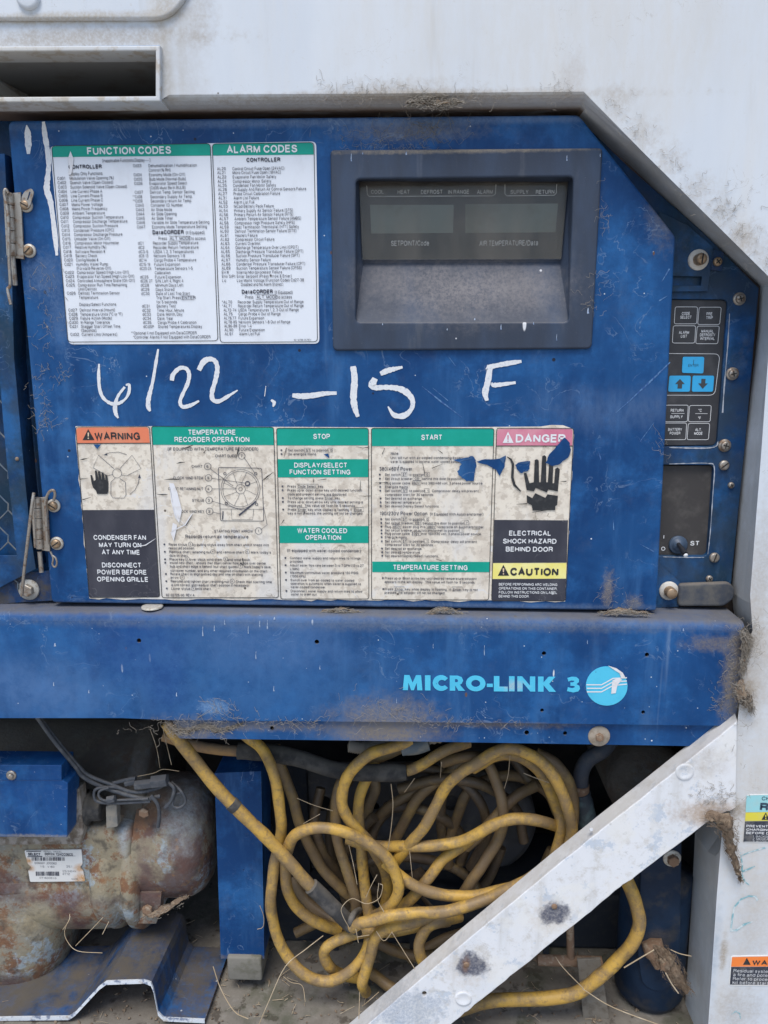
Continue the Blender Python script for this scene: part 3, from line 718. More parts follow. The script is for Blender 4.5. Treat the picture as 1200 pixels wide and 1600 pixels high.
# display bezel ------------------------------------------------------
def x_bezel(m):
    for px, py, a, b, q in ((725, 450, .13, .045, .8), (600, 430, .04, .03, .4), (820, 450, .05, .03, .5)):
        m.blob((.25, .235, .235, 1), (px, py), (a, b), q, ns=90, k=1.1, y=.01, rough=.95, soft=1.1, grain=.75)
    m.blob((.30, .25, .18, 1), (720, 236), (.15, .003), .7, ns=150, k=1.5, y=-.004)
    m.blob((.30, .25, .18, 1), (941, 320), (.004, .03), .6, ns=150, k=1.5, y=-.004)
    m.dust((.17, .165, .165, 1), .3, 1.0, .6)
BEZ = Mat('faded_dark_plastic', (.022, .034, .060, 1), .6, bump=.12, bscale=600).mottle((.034, .060, .112, 1), 20, .4, .7, .8, (1, 1, .3)).mottle((.10, .11, .13, 1), 70, .55, .75, .4, (1, 1, .2), off=(1, 1, 2)).mottle((.14, .14, .14, 1), 240, .6, .85, .35, detail=8)
BEZ.speck((.7, .72, .75, 1), 55, .10, .18).speck((.7, .72, .75, 1), 42, .12, .16, (1, 1, .25), off=(4, 0, 1)).scratch((.2, .22, .26, 1), .5, 36, .68, .76, .5, .06)
x_bezel(BEZ); BEZ = BEZ.done()
bez = part('display_bezel', plate(round_poly([(516, 234), (942, 231), (925, 545), (520, 548)], [7, 7, 9, 9], 5), -.0045, .0043,
      [round_poly([(556, 280), (896, 276), (888, 503), (556, 503)], 8, 5)], .0022, 4), BEZ, door)
A4 = [P(x, y, -.001) for x, y in ((555, 279), (897, 275), (889, 504), (555, 504))]
W4 = [P(x, y, .020) for x, y in ((562, 284), (887, 285), (876, 404), (567, 405))]
A2 = [P(x, y, .021) for x, y in ((568, 411), (874, 409))]
mb = MB()
def strip(a, b, n=8):
    mb.loft([[a[0].lerp(b[0], k/n), a[1].lerp(b[1], k/n)] for k in range(n+1)], False)
strip((A4[0], A4[1]), (W4[0], W4[1]))
strip((W4[3], W4[2]), (A2[0], A2[1]), 1)
# curved apron: flat slope that rolls over the lower lip
mb.loft([[A2[0].lerp(A4[3], t), A2[1].lerp(A4[2], t)] for t in (0, .25, .5, .75, .92)] + [[Vector((A4[3].x, -.0035, A4[3].z-.002)), Vector((A4[2].x, -.0035, A4[2].z-.002))]], True)
for s_ in ((A4[0], W4[0], W4[3], A2[0], A4[3]), (A4[1], W4[1], W4[2], A2[1], A4[2])):
    mb.add(list(s_), [(0, 1, 2, 3, 4)])
part('apron', mb, BEZ, bez)
DPLATE = Mat('display_board', (.045, .043, .042, 1), .6).mottle((.04, .038, .034, 1), 30, .45, .65, .7).done()
win = part('display_board', MB().add([P(x, y, .0195) for x, y in ((562, 284), (887, 285), (876, 404), (567, 405))], [(3, 2, 1, 0)]), DPLATE, bez)
LCD = Mat('dead_lcd', (.15, .17, .14, 1), .35).mottle((.085, .08, .045, 1), 14, .45, .6, .8).mottle((.10, .11, .10, 1), 60, .5, .7, .5, (1, 1, .15)).done()
k = Ink(.0190).fill([(578, 320), (709, 320), (708, 364), (580, 365)]); part('left_screen', k.m, LCD, bez)
k = Ink(.0190).fill([(727, 319), (872, 318), (868, 363), (727, 364)]); part('right_screen', k.m, LCD, bez)
GREYP = flat('grey_print', (.80, .79, .76, 1), .6, 0, (.25, .24, .22, 1), .45, 120)
k = Ink(.0186)
for t, x in (('COOL', 590), ('HEAT', 631), ('DEFROST', 675), ('IN RANGE', 717), ('ALARM', 758), ('SUPPLY', 812), ('RETURN', 852)):
    k.text(t, x, 303, 6.0, None, 'C', .02, .82)
k.line([(573, 290), (574, 304), (577, 307), (770, 306), (774, 303), (775, 288)], 1.0); k.line([(789, 288), (789, 303), (792, 306), (866, 305), (869, 302), (870, 288)], 1.0)
k.text('SETPOINT/Code', 611, 384.5, 8, 60, 'L', .02); k.text('AIR TEMPERATURE/Data', 749, 384.5, 8, 92, 'L', .02)
part('lettering', k.m, GREYP, bez)
g = bpy.data.materials.new('dusty_clear_window'); g.use_nodes = True; t = g.node_tree; N = t.nodes; N.clear()
out = N.new('ShaderNodeOutputMaterial'); tr = N.new('ShaderNodeBsdfTransparent'); gl = N.new('ShaderNodeBsdfGlossy'); df = N.new('ShaderNodeBsdfDiffuse')
gl.inputs['Roughness'].default_value = .22; df.inputs['Color'].default_value = (.30, .275, .24, 1)
fr_ = N.new('ShaderNodeFresnel'); m1 = N.new('ShaderNodeMixShader'); m2 = N.new('ShaderNodeMixShader'); nz = N.new('ShaderNodeTexNoise'); nz.inputs['Scale'].default_value = 34; nz.inputs['Detail'].default_value = 4; nz.inputs['Roughness'].default_value = .55
ge = N.new('ShaderNodeNewGeometry'); mp = N.new('ShaderNodeMapping'); mp.inputs['Scale'].default_value = (1, 1, .3); t.links.new(ge.outputs['Position'], mp.inputs[0]); t.links.new(mp.outputs[0], nz.inputs['Vector'])
mr = N.new('ShaderNodeMapRange'); mr.inputs['From Min'].default_value = .4; mr.inputs['From Max'].default_value = .75; mr.inputs['To Min'].default_value = .03; mr.inputs['To Max'].default_value = .28
t.links.new(nz.outputs[0], mr.inputs[0]); t.links.new(fr_.outputs[0], m1.inputs[0]); t.links.new(tr.outputs[0], m1.inputs[1]); t.links.new(gl.outputs[0], m1.inputs[2])
t.links.new(mr.outputs[0], m2.inputs[0]); t.links.new(m1.outputs[0], m2.inputs[1]); t.links.new(df.outputs[0], m2.inputs[2]); t.links.new(m2.outputs[0], out.inputs[0])
part('window_pane', MB().add([P(x, y, .0165) for x, y in ((561, 283), (888, 283), (877, 405), (566, 406))], [(3, 2, 1, 0)]), g, bez)

# function and alarm code decal --------------------------------------
YD, YI, YT, YX = -.0006, -.0009, -.0012, -.0015
def x_dec1(m):
    m.mottle((.60, .62, .66, 1), 40, .5, .75, .6, (1, 1, .5)); m.mottle((.52, .50, .47, 1), 160, .62, .8, .5)
    m.speck((.2, .18, .16, 1), 60, .10, .05); m.scratch((.42, .42, .45, 1), .4, 40, .68, .76, .5, .06)
    m.blob((.62, .58, .55, 1), (111, 265), (.003, .02), .9, ns=90, k=.5)
DEC1 = Mat('code_decal_vinyl', (.71, .75, .81, 1), .38); x_dec1(DEC1); DEC1 = DEC1.done()
GREEN = Mat('green_header_ink', (.002, .31, .23, 1), .45, spec=.3).mottle((.008, .36, .28, 1), 30, .45, .7, .6).speck((.6, .65, .62, 1), 90, .12, .05).done()
fd = part('function_codes_decal', plate(round_poly([(78, 228), (494, 221), (499, 537), (107, 538)], 8, 5), YD, .0006), DEC1, door, 'white decal headed FUNCTION CODES and ALARM CODES')
k = Ink(YI)
k.fill(round_poly([(81, 228.5), (328, 224.5), (330, 243), (82, 245.5)], [6, 6, 0, 0], 4)); k.fill(round_poly([(332, 225), (489.5, 223), (490, 241.5), (332.5, 243)], [6, 6, 0, 0], 4))
part('header_band', k.m, GREEN, fd)
k = Ink(YT)
k.line(round_poly([(80.5, 228), (328.5, 224.3), (340.5, 532.5), (106, 534.5)], 6, 4), 1.0, True); k.line(round_poly([(331.5, 224.8), (490.5, 222.6), (496, 534), (344, 535)], 6, 4), 1.0, True)
part('border', k.m, INK, fd)
k = Ink(YT); k.text('FUNCTION CODES', 136.5, 242.2, 11.2, 134, 'L', .035); k.text('ALARM CODES', 354.5, 239.6, 11.2, 112, 'L', .035)
part('heading', k.m, WPRINT, fd)
def zx(u): return 70+u*275/1200
def zy(v): return 210+v*340/1484
PRINT = flat('worn_print', (.045, .05, .075, 1), .5, 0, (.25, .26, .30, 1), .35, 260)
k = Ink(YT)
CW = 2.66
ROWK = 80.7/text_width('Compressor Suction Temperature', 1.26)
def row(s, x, y, cap=4.7, bold=.012, al='L', cw=CW): k.text(s, x, y+cap/2, cap, text_width(s.strip(), 1.26)*ROWK*cw/2.66, al, bold)
row('(Inapplicable Functions Display----)', zx(392), zy(180), 5, .012, 'L', 2.48)
k.text('CONTROLLER', zx(162), zy(236), 6.2, 53.5, 'L', .05)
row('Display Only Functions', zx(165), zy(269), 5.1)
LC = [('Cd01', 'Modulation Valve Opening (%)', 300), ('Cd02', 'Quench Valve (Open-Closed)', 330), ('Cd03', 'Suction Solenoid Valve (Open-Closed)', 360), ('Cd04', 'Line Current Phase A', 390), ('Cd05', 'Line Current Phase B', 420), ('Cd06', 'Line Current Phase C', 450), ('Cd07', 'Mains Power Voltage', 479), ('Cd08', 'Mains Power Frequency', 508), ('Cd09', 'Ambient Temperature', 538), ('Cd10', 'Compressor Suction Temperature', 567), ('Cd11', 'Compressor Discharge Temperature', 595), ('Cd12', 'Compressor Suction Pressure', 625), ('Cd13', 'Condenser Pressure (CPC)', 655), ('Cd14', 'Compressor Discharge Pressure', 684), ('Cd15', 'Unloader Valve (On-Off)', 713), ('Cd16', 'Compressor Motor Hourmeter', 742), ('Cd17', 'Relative Humidity (%)', 770), ('Cd18', 'Software Revision #', 800), ('Cd19', 'Battery Check', 828), ('Cd20', 'Config/Model #', 857), ('Cd21', 'Humidity Water Pump', 886), ('', '(Forward-Reverse-Off)', 914), ('Cd22', 'Compressor Speed (High-Low-Off)', 942), ('Cd23', 'Evaporator Fan Speed (High-Low-Off)', 970), ('Cd24', 'Controlled Atmosphere State (On-Off)', 999), ('Cd25', 'Compressor Run Time Remaining', 1028), ('', 'Until Defrost', 1055), ('Cd26', 'Defrost Termination Sensor', 1083), ('', 'Temperature', 1112), ('', 'Display/Select Functions', 1160), ('Cd27', 'Defrost Interval (Hours)', 1198), ('Cd28', 'Temperature Units (°C or °F)', 1227), ('Cd29', 'Failure Action (Mode)', 1254), ('Cd30', 'In-Range Tolerance', 1282), ('Cd31', 'Stagger Start Offset Time', 1310), ('', '(Seconds)', 1337), ('Cd32', 'Current Limit (Amperes)', 1364)]
for c, s, v in LC:
    f = (v-300)/1064
    if c: row(c, zx(85+90*f), zy(v), 4.6, .012, 'L', 2.95)
    row(s, zx(170+82*f), zy(v))
RC = [('Cd33', 'Dehumidification / Humidification', 214), ('', 'Control (% RH)', 245), ('Cd34', 'Economy Mode (On-Off)', 276), ('Cd35', 'Bulb Mode (Normal-Bulb)', 306), ('Cd36', 'Evaporator Speed Select', 335), ('', '(Cd35 Must Be In BULB)', 365), ('Cd37', 'Defrost Temp. Sensor Setting', 395), ('**Cd38', 'Secondary Supply Air Temp.', 426), ('**Cd39', 'Secondary return Air Temp.', 455), ('Cd40', 'Container I.D. Number', 484), ('Cd43', 'Air Slide Mode', 514), ('Cd44', 'Air Slide Opening', 543), ('Cd45', 'Air Slide Timer', 573), ('Cd46', 'Variable Air Slide Temperature Setting', 602), ('Cd47', 'Economy Mode Temperature Setting', 632), ('dC1', 'Recorder Supply Temperature', 742), ('dC2', 'Recorder Return Temperature', 772), ('dC3-5', 'USDA 1, 2, 3 Temperatures', 801), ('dC6-13', 'Network Sensors 1-8', 829), ('dC14', 'Cargo Probe 4 Temperature', 858), ('dC15-19', 'Future Expansion', 887), ('dC20-24', 'Temperature Sensors 1-5', 915), ('', 'Calibration', 944), ('dC25', 'Future Expansion', 973), ('dC26, 27', 'S/N, Left 4, Right 4', 1000), ('dC28', 'Minimum Days Left', 1029), ('dC29', 'Days Stored', 1058), ('dC30', 'Date of Last Trip Start', 1086), ('', 'Trip Start: Press', 1114), ('', 'for 5 seconds', 1143), ('dC31', 'Battery Test', 1171), ('dC32', 'Time: Hour, Minute', 1200), ('dC33', 'Date: Month, Day', 1227), ('dC34', 'Date: Year', 1255), ('dC35', 'Cargo Probe 4 Calibration', 1283), ('dCdSP', 'Stored Temperatures Display', 1311)]
for c, s, v in RC:
    f = (v-214)/1097
    if c: row(c, zx(602+70*f-(16 if c[0] == '*' else 0)), zy(v), 4.6, .012, 'L', 2.8 if len(c) < 6 else 2.4)
    row(s, zx(707+65*f), zy(v))
k.text('DataCORDER', zx(735), zy(682), 6.3, 50, 'L', .05); row('(If Equipped)', zx(962), zy(670), 5.2)
row('Press', zx(776), zy(710), 5, .012); row('ALT. MODE', zx(853), zy(710), 5, .012, 'L', 3.3); row('to access', zx(998), zy(710), 5, .012)
k.line([(zx(848), zy(694)), (zx(990), zy(694)), (zx(991), zy(727)), (zx(849), zy(727))], .6, True)
row('ENTER', zx(936), zy(1114), 4.6, .012, 'L', 3.5); k.line([(zx(930), zy(1101)), (zx(1018), zy(1101)), (zx(1019), zy(1128)), (zx(931), zy(1128))], .6, True)
row('**Optional if not Equipped with DataCORDER', zx(590), zy(1355), 4.8, .012, 'L', 2.6); row('*Controller Alarms if not Equipped with DataCORDER', zx(602), zy(1383), 4.8, .012, 'L', 2.6)
def ax_(u): return 320+u*190/894
def ay_(v): return 210+v*340/1600
k.text('CONTROLLER', ax_(306), ay_(203), 6.2, 54, 'L', .05)
AL = [('AL20', 'Control Circuit Fuse Open (24VAC)', 253), ('AL21', 'Micro Circuit Fuse Open (18VAC)', 282), ('AL22', 'Evaporator Fan Motor Safety', 314), ('AL24', 'Compressor Motor Safety', 346), ('AL25', 'Condenser Fan Motor Safety', 376), ('AL26', 'All Supply And Return Air Control Sensors Failure', 406), ('AL27', 'Probe Circuit Calibration Failure', 437), ('AL31', 'Alarm List Failure', 468), ('AL52', 'Alarm List Full', 499), ('AL53', 'NiCad Battery Pack Failure', 529), ('AL54', 'Primary Supply Air Sensor Failure (STS)', 561), ('AL56', 'Primary Return Air Sensor Failure (RTS)', 591), ('AL57', 'Ambient Temperature Sensor Failure (AMBS)', 621), ('AL58', 'Compressor High Pressure Safety (HPS)', 652), ('AL59', 'Heat Termination Thermostat (HTT) Safety', 682), ('AL60', 'Defrost Termination Sensor Failure (DTS)', 712), ('AL61', 'Heaters Failure', 743), ('AL62', 'Compressor Circuit Failure', 773), ('AL63', 'Current Overlimit', 803), ('AL64', 'Discharge Temperature Over Limit (CPDT)', 833), ('AL65', 'Discharge Pressure Transducer Failure (DPT)', 863), ('AL66', 'Suction Pressure Transducer Failure (SPT)', 893), ('AL67', 'Humidity Sensor Failure', 924), ('AL68', 'Condenser Pressure Transducer Failure (CPT)', 954), ('AL69', 'Suction Temperature Sensor Failure (CPSS)', 984), ('Err#', 'Internal Microprocessor Failure', 1014), ('Entr StPt', 'Enter Setpoint (Press Arrow & Enter)', 1044), ('Lo', 'Low Mains Voltage (Function Codes Cd27-38', 1074), ('', '     Disabled and No Alarm Stored.)', 1104), ('*AL70', 'Recorder Supply Temperature Out of Range', 1233), ('*AL71', 'Recorder Return Temperature Out of Range', 1262), ('AL72-74', 'USDA Temperatures 1, 2, 3 Out of Range', 1292), ('AL75', 'Cargo Probe 4 Out of Range', 1321), ('AL76,77', 'Future Expansion', 1351), ('AL78-85', 'Network Sensors 1-8 Out of Range', 1380), ('AL86-89', 'Error 1-4', 1409), ('AL90', 'Future Expansion', 1438), ('AL91', 'Alarm List Full', 1467)]
for c, s, v in AL:
    f = (v-253)/1214
    if c: row(c, ax_(90+56*f-(10 if c[0] == '*' else 0)), ay_(v), 4.6, .012, 'L', 3.0 if len(c) < 6 else 2.6)
    row(s, ax_(203+50*f), ay_(v), 4.7, .012, 'L', 2.62)
k.text('DataCORDER', ax_(272), ay_(1172), 6.3, 49.5, 'L', .05); row('(If Equipped)', ax_(514), ay_(1162), 5.2, .012, 'L', 2.55)
row('Press', ax_(296), ay_(1196), 5); row('ALT. MODE', ax_(381), ay_(1196), 5, .012, 'L', 3.3); row('to access', ax_(534), ay_(1196), 5)
k.line([(ax_(374), ay_(1179)), (ax_(525), ay_(1179)), (ax_(526), ay_(1213)), (ax_(375), ay_(1213))], .6, True)
row('62-10786-05 REV', ax_(656), ay_(1511), 2.8, .012, 'L', 1.7)
part('lettering', k.m, PRINT, fd)
VIN = flat('bare_vinyl', (.72, .73, .76, 1), .5, 0, (.58, .55, .52, 1), .6, 120)
k = Ink(YX).fill([(110, 236), (115, 248), (113.5, 262), (111, 273), (107, 273), (109, 262), (106.5, 247)])
part('rubbed_patch', k.m, VIN, fd)

# instruction decal ---------------------------------------------------
def X4(u): return 100+u*340/1200
def Y4(v): return 650+v*300/1059
def X5(u): return 420+u*.3
def Y5(v): return 650+v*.3
def X6(u): return 690+u*.3
def x_dec2(m):
    m.mottle((.43, .37, .30, 1), 120, .50, .60, .6, detail=5, off=(1, 0, 4)); m.mottle((.52, .46, .385, 1), 40, .45, .65, .6, off=(8, 0, 2))
    m.mottle((.66, .65, .63, 1), 18, .5, .65, .7, (1, 1, .35), off=(2, 0, 8)); m.mottle((.28, .23, .18, 1), 240, .62, .8, .5)
    m.hair((.25, .21, .16, 1), 30, .006, .7, (6, 0, 3), 1.2, .5, .62)
    m.hair((.70, .70, .70, 1), 16, .012, .7, (3, 0, 1), .8, .5, .62)
    m.speck((.12, .10, .08, 1), 70, .12, .10)
DEC2 = Mat('sun_baked_vinyl', (.74, .68, .58, 1), .5, bump=.15, bscale=400); x_dec2(DEC2); DEC2 = DEC2.done()
random.seed(5)
edge = [(118, 666), (300, 666), (430, 667), (640, 668), (845, 666.5), (862, 664), (880, 664.5), (895, 670), (897, 680)]
x, y = 896, 690
while y < 930: edge.append((896-(y-690)*12/240+random.uniform(-1.2, .8), y)); y += random.uniform(5, 14)
edge += [(883, 940)]
x = 880
while x > 150: edge.append((x, 940-(880-x)*4.5/740+random.uniform(-1.5, 1.8))); x -= random.uniform(8, 22)
edge += [(140, 935)]
y = 930
while y > 680: edge.append((117+(y-670)*.088+random.uniform(-2.0, .8), y)); y -= random.uniform(5, 12)
idc = part('instruction_decal', plate(edge, YD, .0006), DEC2, door, 'long peeling instruction decal with green, orange and pink headings')
for q in ([(X4(485), 666.5), (X4(1154), 668), (X4(1157), 695.5), (X4(490), 695)], [(X5(42), 669.5), (X5(518), 669.5), (X5(518), 696), (X5(43), 696)], [(X5(46), 717.5), (X5(519), 717.5), (X5(519), 745.5), (X5(48), 746)], [(X5(56), 821.5), (X5(520), 822), (X5(520), 848.5), (X5(57), 848.5)], [(X5(536), 669.5), (X5(1172), 670), (X5(1168), 697), (X5(537), 697)], [(X5(539), 877.5), (X5(1150), 878), (X5(1148), 894), (X5(539), 894)]):
    part('green_heading', Ink(YI).fill(q).m, GREEN, idc)
k = Ink(YI).fill(round_poly([(119, 668), (232, 667.5), (234, 692), (121, 693)], [5, 5, 0, 0], 4)); part('orange_heading', k.m, Mat('orange_ink', (.72, .20, .10, 1), .5).mottle((.62, .28, .17, 1), 30, .4, .7, .8).done(), idc)
k = Ink(YI).fill(round_poly([(777, 670), (895, 670), (894, 696), (776, 696)], [5, 5, 0, 0], 4)); part('pink_heading', k.m, Mat('faded_pink_ink', (.58, .17, .26, 1), .5).mottle((.66, .30, .36, 1), 30, .4, .7, .8).done(), idc)
DARKP = Mat('dark_print_field', (.028, .030, .046, 1), .5).mottle((.06, .062, .08, 1), 24, .4, .7, .8, (1, 1, .4)).hair((.2, .2, .22, 1), 30, .008, .5, (1, 0, 1)).speck((.5, .5, .5, 1), 70, .10, .10).done()
for q in ([(129, 797), (240.5, 796.5), (249, 932.5), (140, 933)], [(X6(275), 812.3), (X6(658), 813), (X6(652), 879), (X6(268), 879.5)], [(X6(265), 905), (X6(648), 904.5), (X6(642), 938.5), (X6(261), 938.5)]):
    part('dark_field', Ink(YI).fill(q).m, DARKP, idc)
k = Ink(YI).fill([(X6(268), 880), (X6(650), 879.7), (X6(648), 904), (X6(265), 904.6)]); part('yellow_heading', k.m, Mat('yellow_ink', (.80, .72, .18, 1), .5).mottle((.85, .80, .38, 1), 25, .4, .7, .8).done(), idc)
k = Ink(YT)
for q in ([(118, 667), (233.5, 666.5), (249.5, 933), (139.5, 934)], [(X4(482), 666), (X4(1156), 667.5), (X4(1182), 934), (X4(540), 934)], [(X5(40), 669), (X5(519), 669), (X5(521), 936), (X5(62), 936)], [(X5(534), 669), (X5(1173), 669.5), (X5(1145), 937.5), (X5(535), 937)], [(X6(287), 669), (X6(688), 669.5), (X6(645), 939), (X6(260), 939)]):
    k.line(round_poly(q, 4, 3), 1.0, True)
for a, b in (((120.5, 693), (234.5, 692.5)), ((X6(285), 697), (X6(684), 697))): k.line([a, b], 1.3)
part('border', k.m, INK, idc)
k = Ink(YT)
part('heading', Ink(YT).text('WARNING', X4(170), 687.5, 12, 73, 'L', .035).m, INK, idc); part('heading', Ink(YT).text('CAUTION', X6(357), 899.5, 13, 76, 'L', .05).m, INK, idc)
part('hazard_symbol', Ink(YT).fill([(X4(103), 687.5), (X4(133), 670.5), (X4(168), 687.5)]).m, INK, idc); part('hazard_symbol', Ink(YT).fill([(X6(293), 899.5), (X6(322), 882.5), (X6(352), 899.5)]).m, INK, idc)
k = Ink(YX)
for cx, cy in ((X4(134), 0), (X6(322), 212)):
    part('exclamation_mark', Ink(YX).line([(cx, 676+cy), (cx, 682+cy)], [2.4, 1.6]).fill(circ(cx, 684.7+cy, 1.1, 8)).m, flat('cream_print', (.72, .55, .38, 1), .5), idc)
HEADS = [[('TEMPERATURE', X4(818), 679.5, 8.2, 76), ('RECORDER OPERATION', X4(818), 690.8, 8.2, 119)], [('STOP', X5(277), 686, 8.2, 27)], [('DISPLAY/SELECT', X5(272), 730.8, 8, 84), ('FUNCTION SETTING', X5(268), 741.6, 8, 96)], [('WATER COOLED', X5(280), 833, 8, 79), ('OPERATION', X5(285), 843.8, 8, 57)], [('START', X5(850), 687.5, 8.4, 33.5)], [('TEMPERATURE SETTING', X5(842), 890.8, 8.4, 117)],
 [('CONDENSER FAN', X4(310), Y4(684), 8, 84), ('MAY TURN ON', X4(312), Y4(725), 8, 68), ('AT ANY TIME', X4(316), Y4(765), 8, 61), ('DISCONNECT', X4(320), Y4(836), 8, 63), ('POWER BEFORE', X4(322), Y4(875), 8, 79), ('OPENING GRILLE', X4(326), Y4(914), 8, 82)],
 [('ELECTRICAL', X6(462), 837, 8, 66), ('SHOCK HAZARD', X6(460), 849.5, 8, 84), ('BEHIND DOOR', X6(458), 862, 8, 74)], [('DANGER', X6(518), 691.5, 13, 79)]]
for grp in HEADS:
    k = Ink(YT)
    for t, x, y, c, wd in grp: k.text(t, x, y, c, wd, 'C', .03 if c < 12 else .04)
    part('white_heading', k.m, WPRINT, idc)
k = Ink(YT)
for t, y in (('BEFORE PERFORMING ARC WELDING', 915), ('OPERATIONS ON THIS CONTAINER,', 921.3), ('FOLLOW INSTRUCTIONS ON LABEL', 927.4)): k.text(t, X6(298), y, 4.3, 91, 'L', .02)
k.text('BEHIND THIS DOOR.', X6(297), 933.6, 4.3, 48, 'L', .02)
part('white_small_print', k.m, WPRINT, idc)
part('hazard_symbol', Ink(YT).fill([(X6(318), 692), (X6(346), 674.5), (X6(375), 692)]).m, WPRINT, idc)
k = Ink(YX).line([(X6(346), 680), (X6(346), 687)], [2.2, 1.5]).fill(circ(X6(346), 689.4, 1, 8)); part('exclamation_mark', k.m, flat('pink_print', (.58, .17, .26, 1), .5), idc)
# small print
k = Ink(YT)
def r4(s, u, v, cap=4.2, wd=None, al='L', b=.02): k.text(s, X4(u), Y4(v)+cap/2, cap, wd*340/1200 if wd else None, al, b)
def r5(s, u, v, cap=4.2, wd=None, al='L', b=.02): k.text(s, X5(u), Y5(v)+cap/2, cap, wd*.3 if wd else None, al, b)
r4('(IF EQUIPPED WITH TEMPERATURE RECORDER)', 572, 182, 5.2, 505)
for t, u, v, wd in (('CHART GUIDE', 834, 220, 120), ('CHART', 704, 278, 62), ('CLOCK WIND STEM', 603, 341, 167), ('CHART RETAINING NUT', 575, 401, 197), ('STYLUS', 707, 465, 68), ('CLOCK WIND KEY', 625, 526, 152), ('STARTING POINT ARROW', 829, 635, 216)): r4(t, u, v, 4.6, wd)
r4('Records return air temperature', 670, 664, 5.6, 352)
for t, u, v, wd in (('Raise stylus      by pulling stylus away from chart until it snaps into', 578, 708, 557), ('retracted position.', 578, 728, 146), ('Remove chart retaining nut      and remove chart      . Mark today\'s', 580, 749, 567), ('date on chart.', 582, 769, 106), ('Place key      over clock wind stem      and wind clock.', 582, 790, 452), ('Install new chart - ensure that chart center hole snaps over center', 584, 809, 536), ('hub and chart edge is behind four chart guides      . Mark today\'s date,', 585, 829, 563), ('container number, and any other required information on the chart.', 587, 852, 543), ('Rotate chart to align printed day and time on chart with starting', 587, 871, 514), ('arrow', 588, 890, 46), ('Reinstall and tighten chart retaining nut      . Check that starting time', 589, 911, 562), ('is still correct and readjust chart position if necessary.', 591, 931, 436), ('Lower stylus      onto chart.', 592, 951, 226), ('62-02725-00  REV A', 563, 987, 160)):
    r4(t, u, v, 4.3, wd)
for u, v in ((553, 708), (556, 749), (557, 790), (558, 809), (562, 871), (564, 911), (567, 951)): k.fill(circ(X4(u), Y4(v), 1.5, 10))
for u, v, d in ((980, 220, '7'), (792, 278, '6'), (797, 341, '5'), (798, 402, '4'), (800, 465, '3'), (803, 526, '2'), (1073, 634, '1')):
    k.ring(X4(u), Y4(v), 5.2, .7).text(d, X4(u), Y4(v)+2.1, 4.2, None, 'C', .02)
for u, v, d in ((697, 707, '3'), (821, 748, '4'), (1011, 748, '6'), (680, 789, '2'), (891, 789, '5'), (973, 829, '7'), (652, 890, '1'), (928, 911, '4'), (713, 951, '3')):
    k.ring(X4(u), Y4(v), 3.4, .5, 14).text(d, X4(u), Y4(v)+1.5, 3, None, 'C', .02)
def b5(items, u0, cap=4.1):
    for s, u, v, wd, dot in items:
        r5(s, u, v, cap, wd)
        if dot: k.fill(circ(X5(u0 + (v-400)*.03), Y5(v), 1.5, 10))
b5([('Set switch  ST  to position  0', 100, 178, 232, 1), ('De-energize mains.', 100, 198, 152, 1), ('Press  Code Select  key.', 97, 366, 193, 1), ('Press up or down arrow key until desired function', 97, 386, 390, 1), ('code and present setting are displayed.', 98, 407, 312, 0), ('To change setting, press  Enter  key.', 98, 427, 278, 1), ('Press up or down arrow key until desired setting is', 98, 447, 395, 1), ('displayed.  This value will flash for 5 seconds.', 99, 466, 355, 0), ('Press  Enter  key while display is flashing. If  Enter', 99, 487, 390, 1), ('key is not pressed, the setting will not be changed.', 99, 506, 394, 0)], 72)
r5('(If equipped with water-cooled condenser)', 96, 700, 5, 386)
b5([('Connect water supply and return lines to fittings', 110, 739, 370, 1), ('provided.', 110, 757, 72, 0), ('Adjust water flow rate between 3 to 7 GPM (12 to 27', 110, 777, 386, 1), ('L/MIN).', 111, 796, 52, 0), ('Maximum continuous water pressure 150 PSIG', 112, 815, 356, 1), ('(1000 KPa).', 113, 834, 84, 0), ('Switch over from air-cooled to water-cooled', 113, 854, 334, 1), ('operation is automatic when water is supplied to', 114, 872, 368, 0), ('water-cooled condenser.', 114, 890, 186, 0), ('Disconnect water supply and return lines to allow', 114, 911, 375, 1), ('water to drain out.', 115, 928, 140, 0)], 76)
r5('Note:', 635, 195, 4.8, 44); r5('Unit will run with air-cooled condensing except', 634, 217, 4.3, 380); r5('water is supplied to optional water-cooled condenser.', 634, 237, 4.3, 395)
r5('380/460V Power', 576, 275, 6, 174); r5('190/230V Power Option', 577, 507, 6, 250); r5('(If Equipped With Autotransformer)', 840, 511, 4.6, 278)
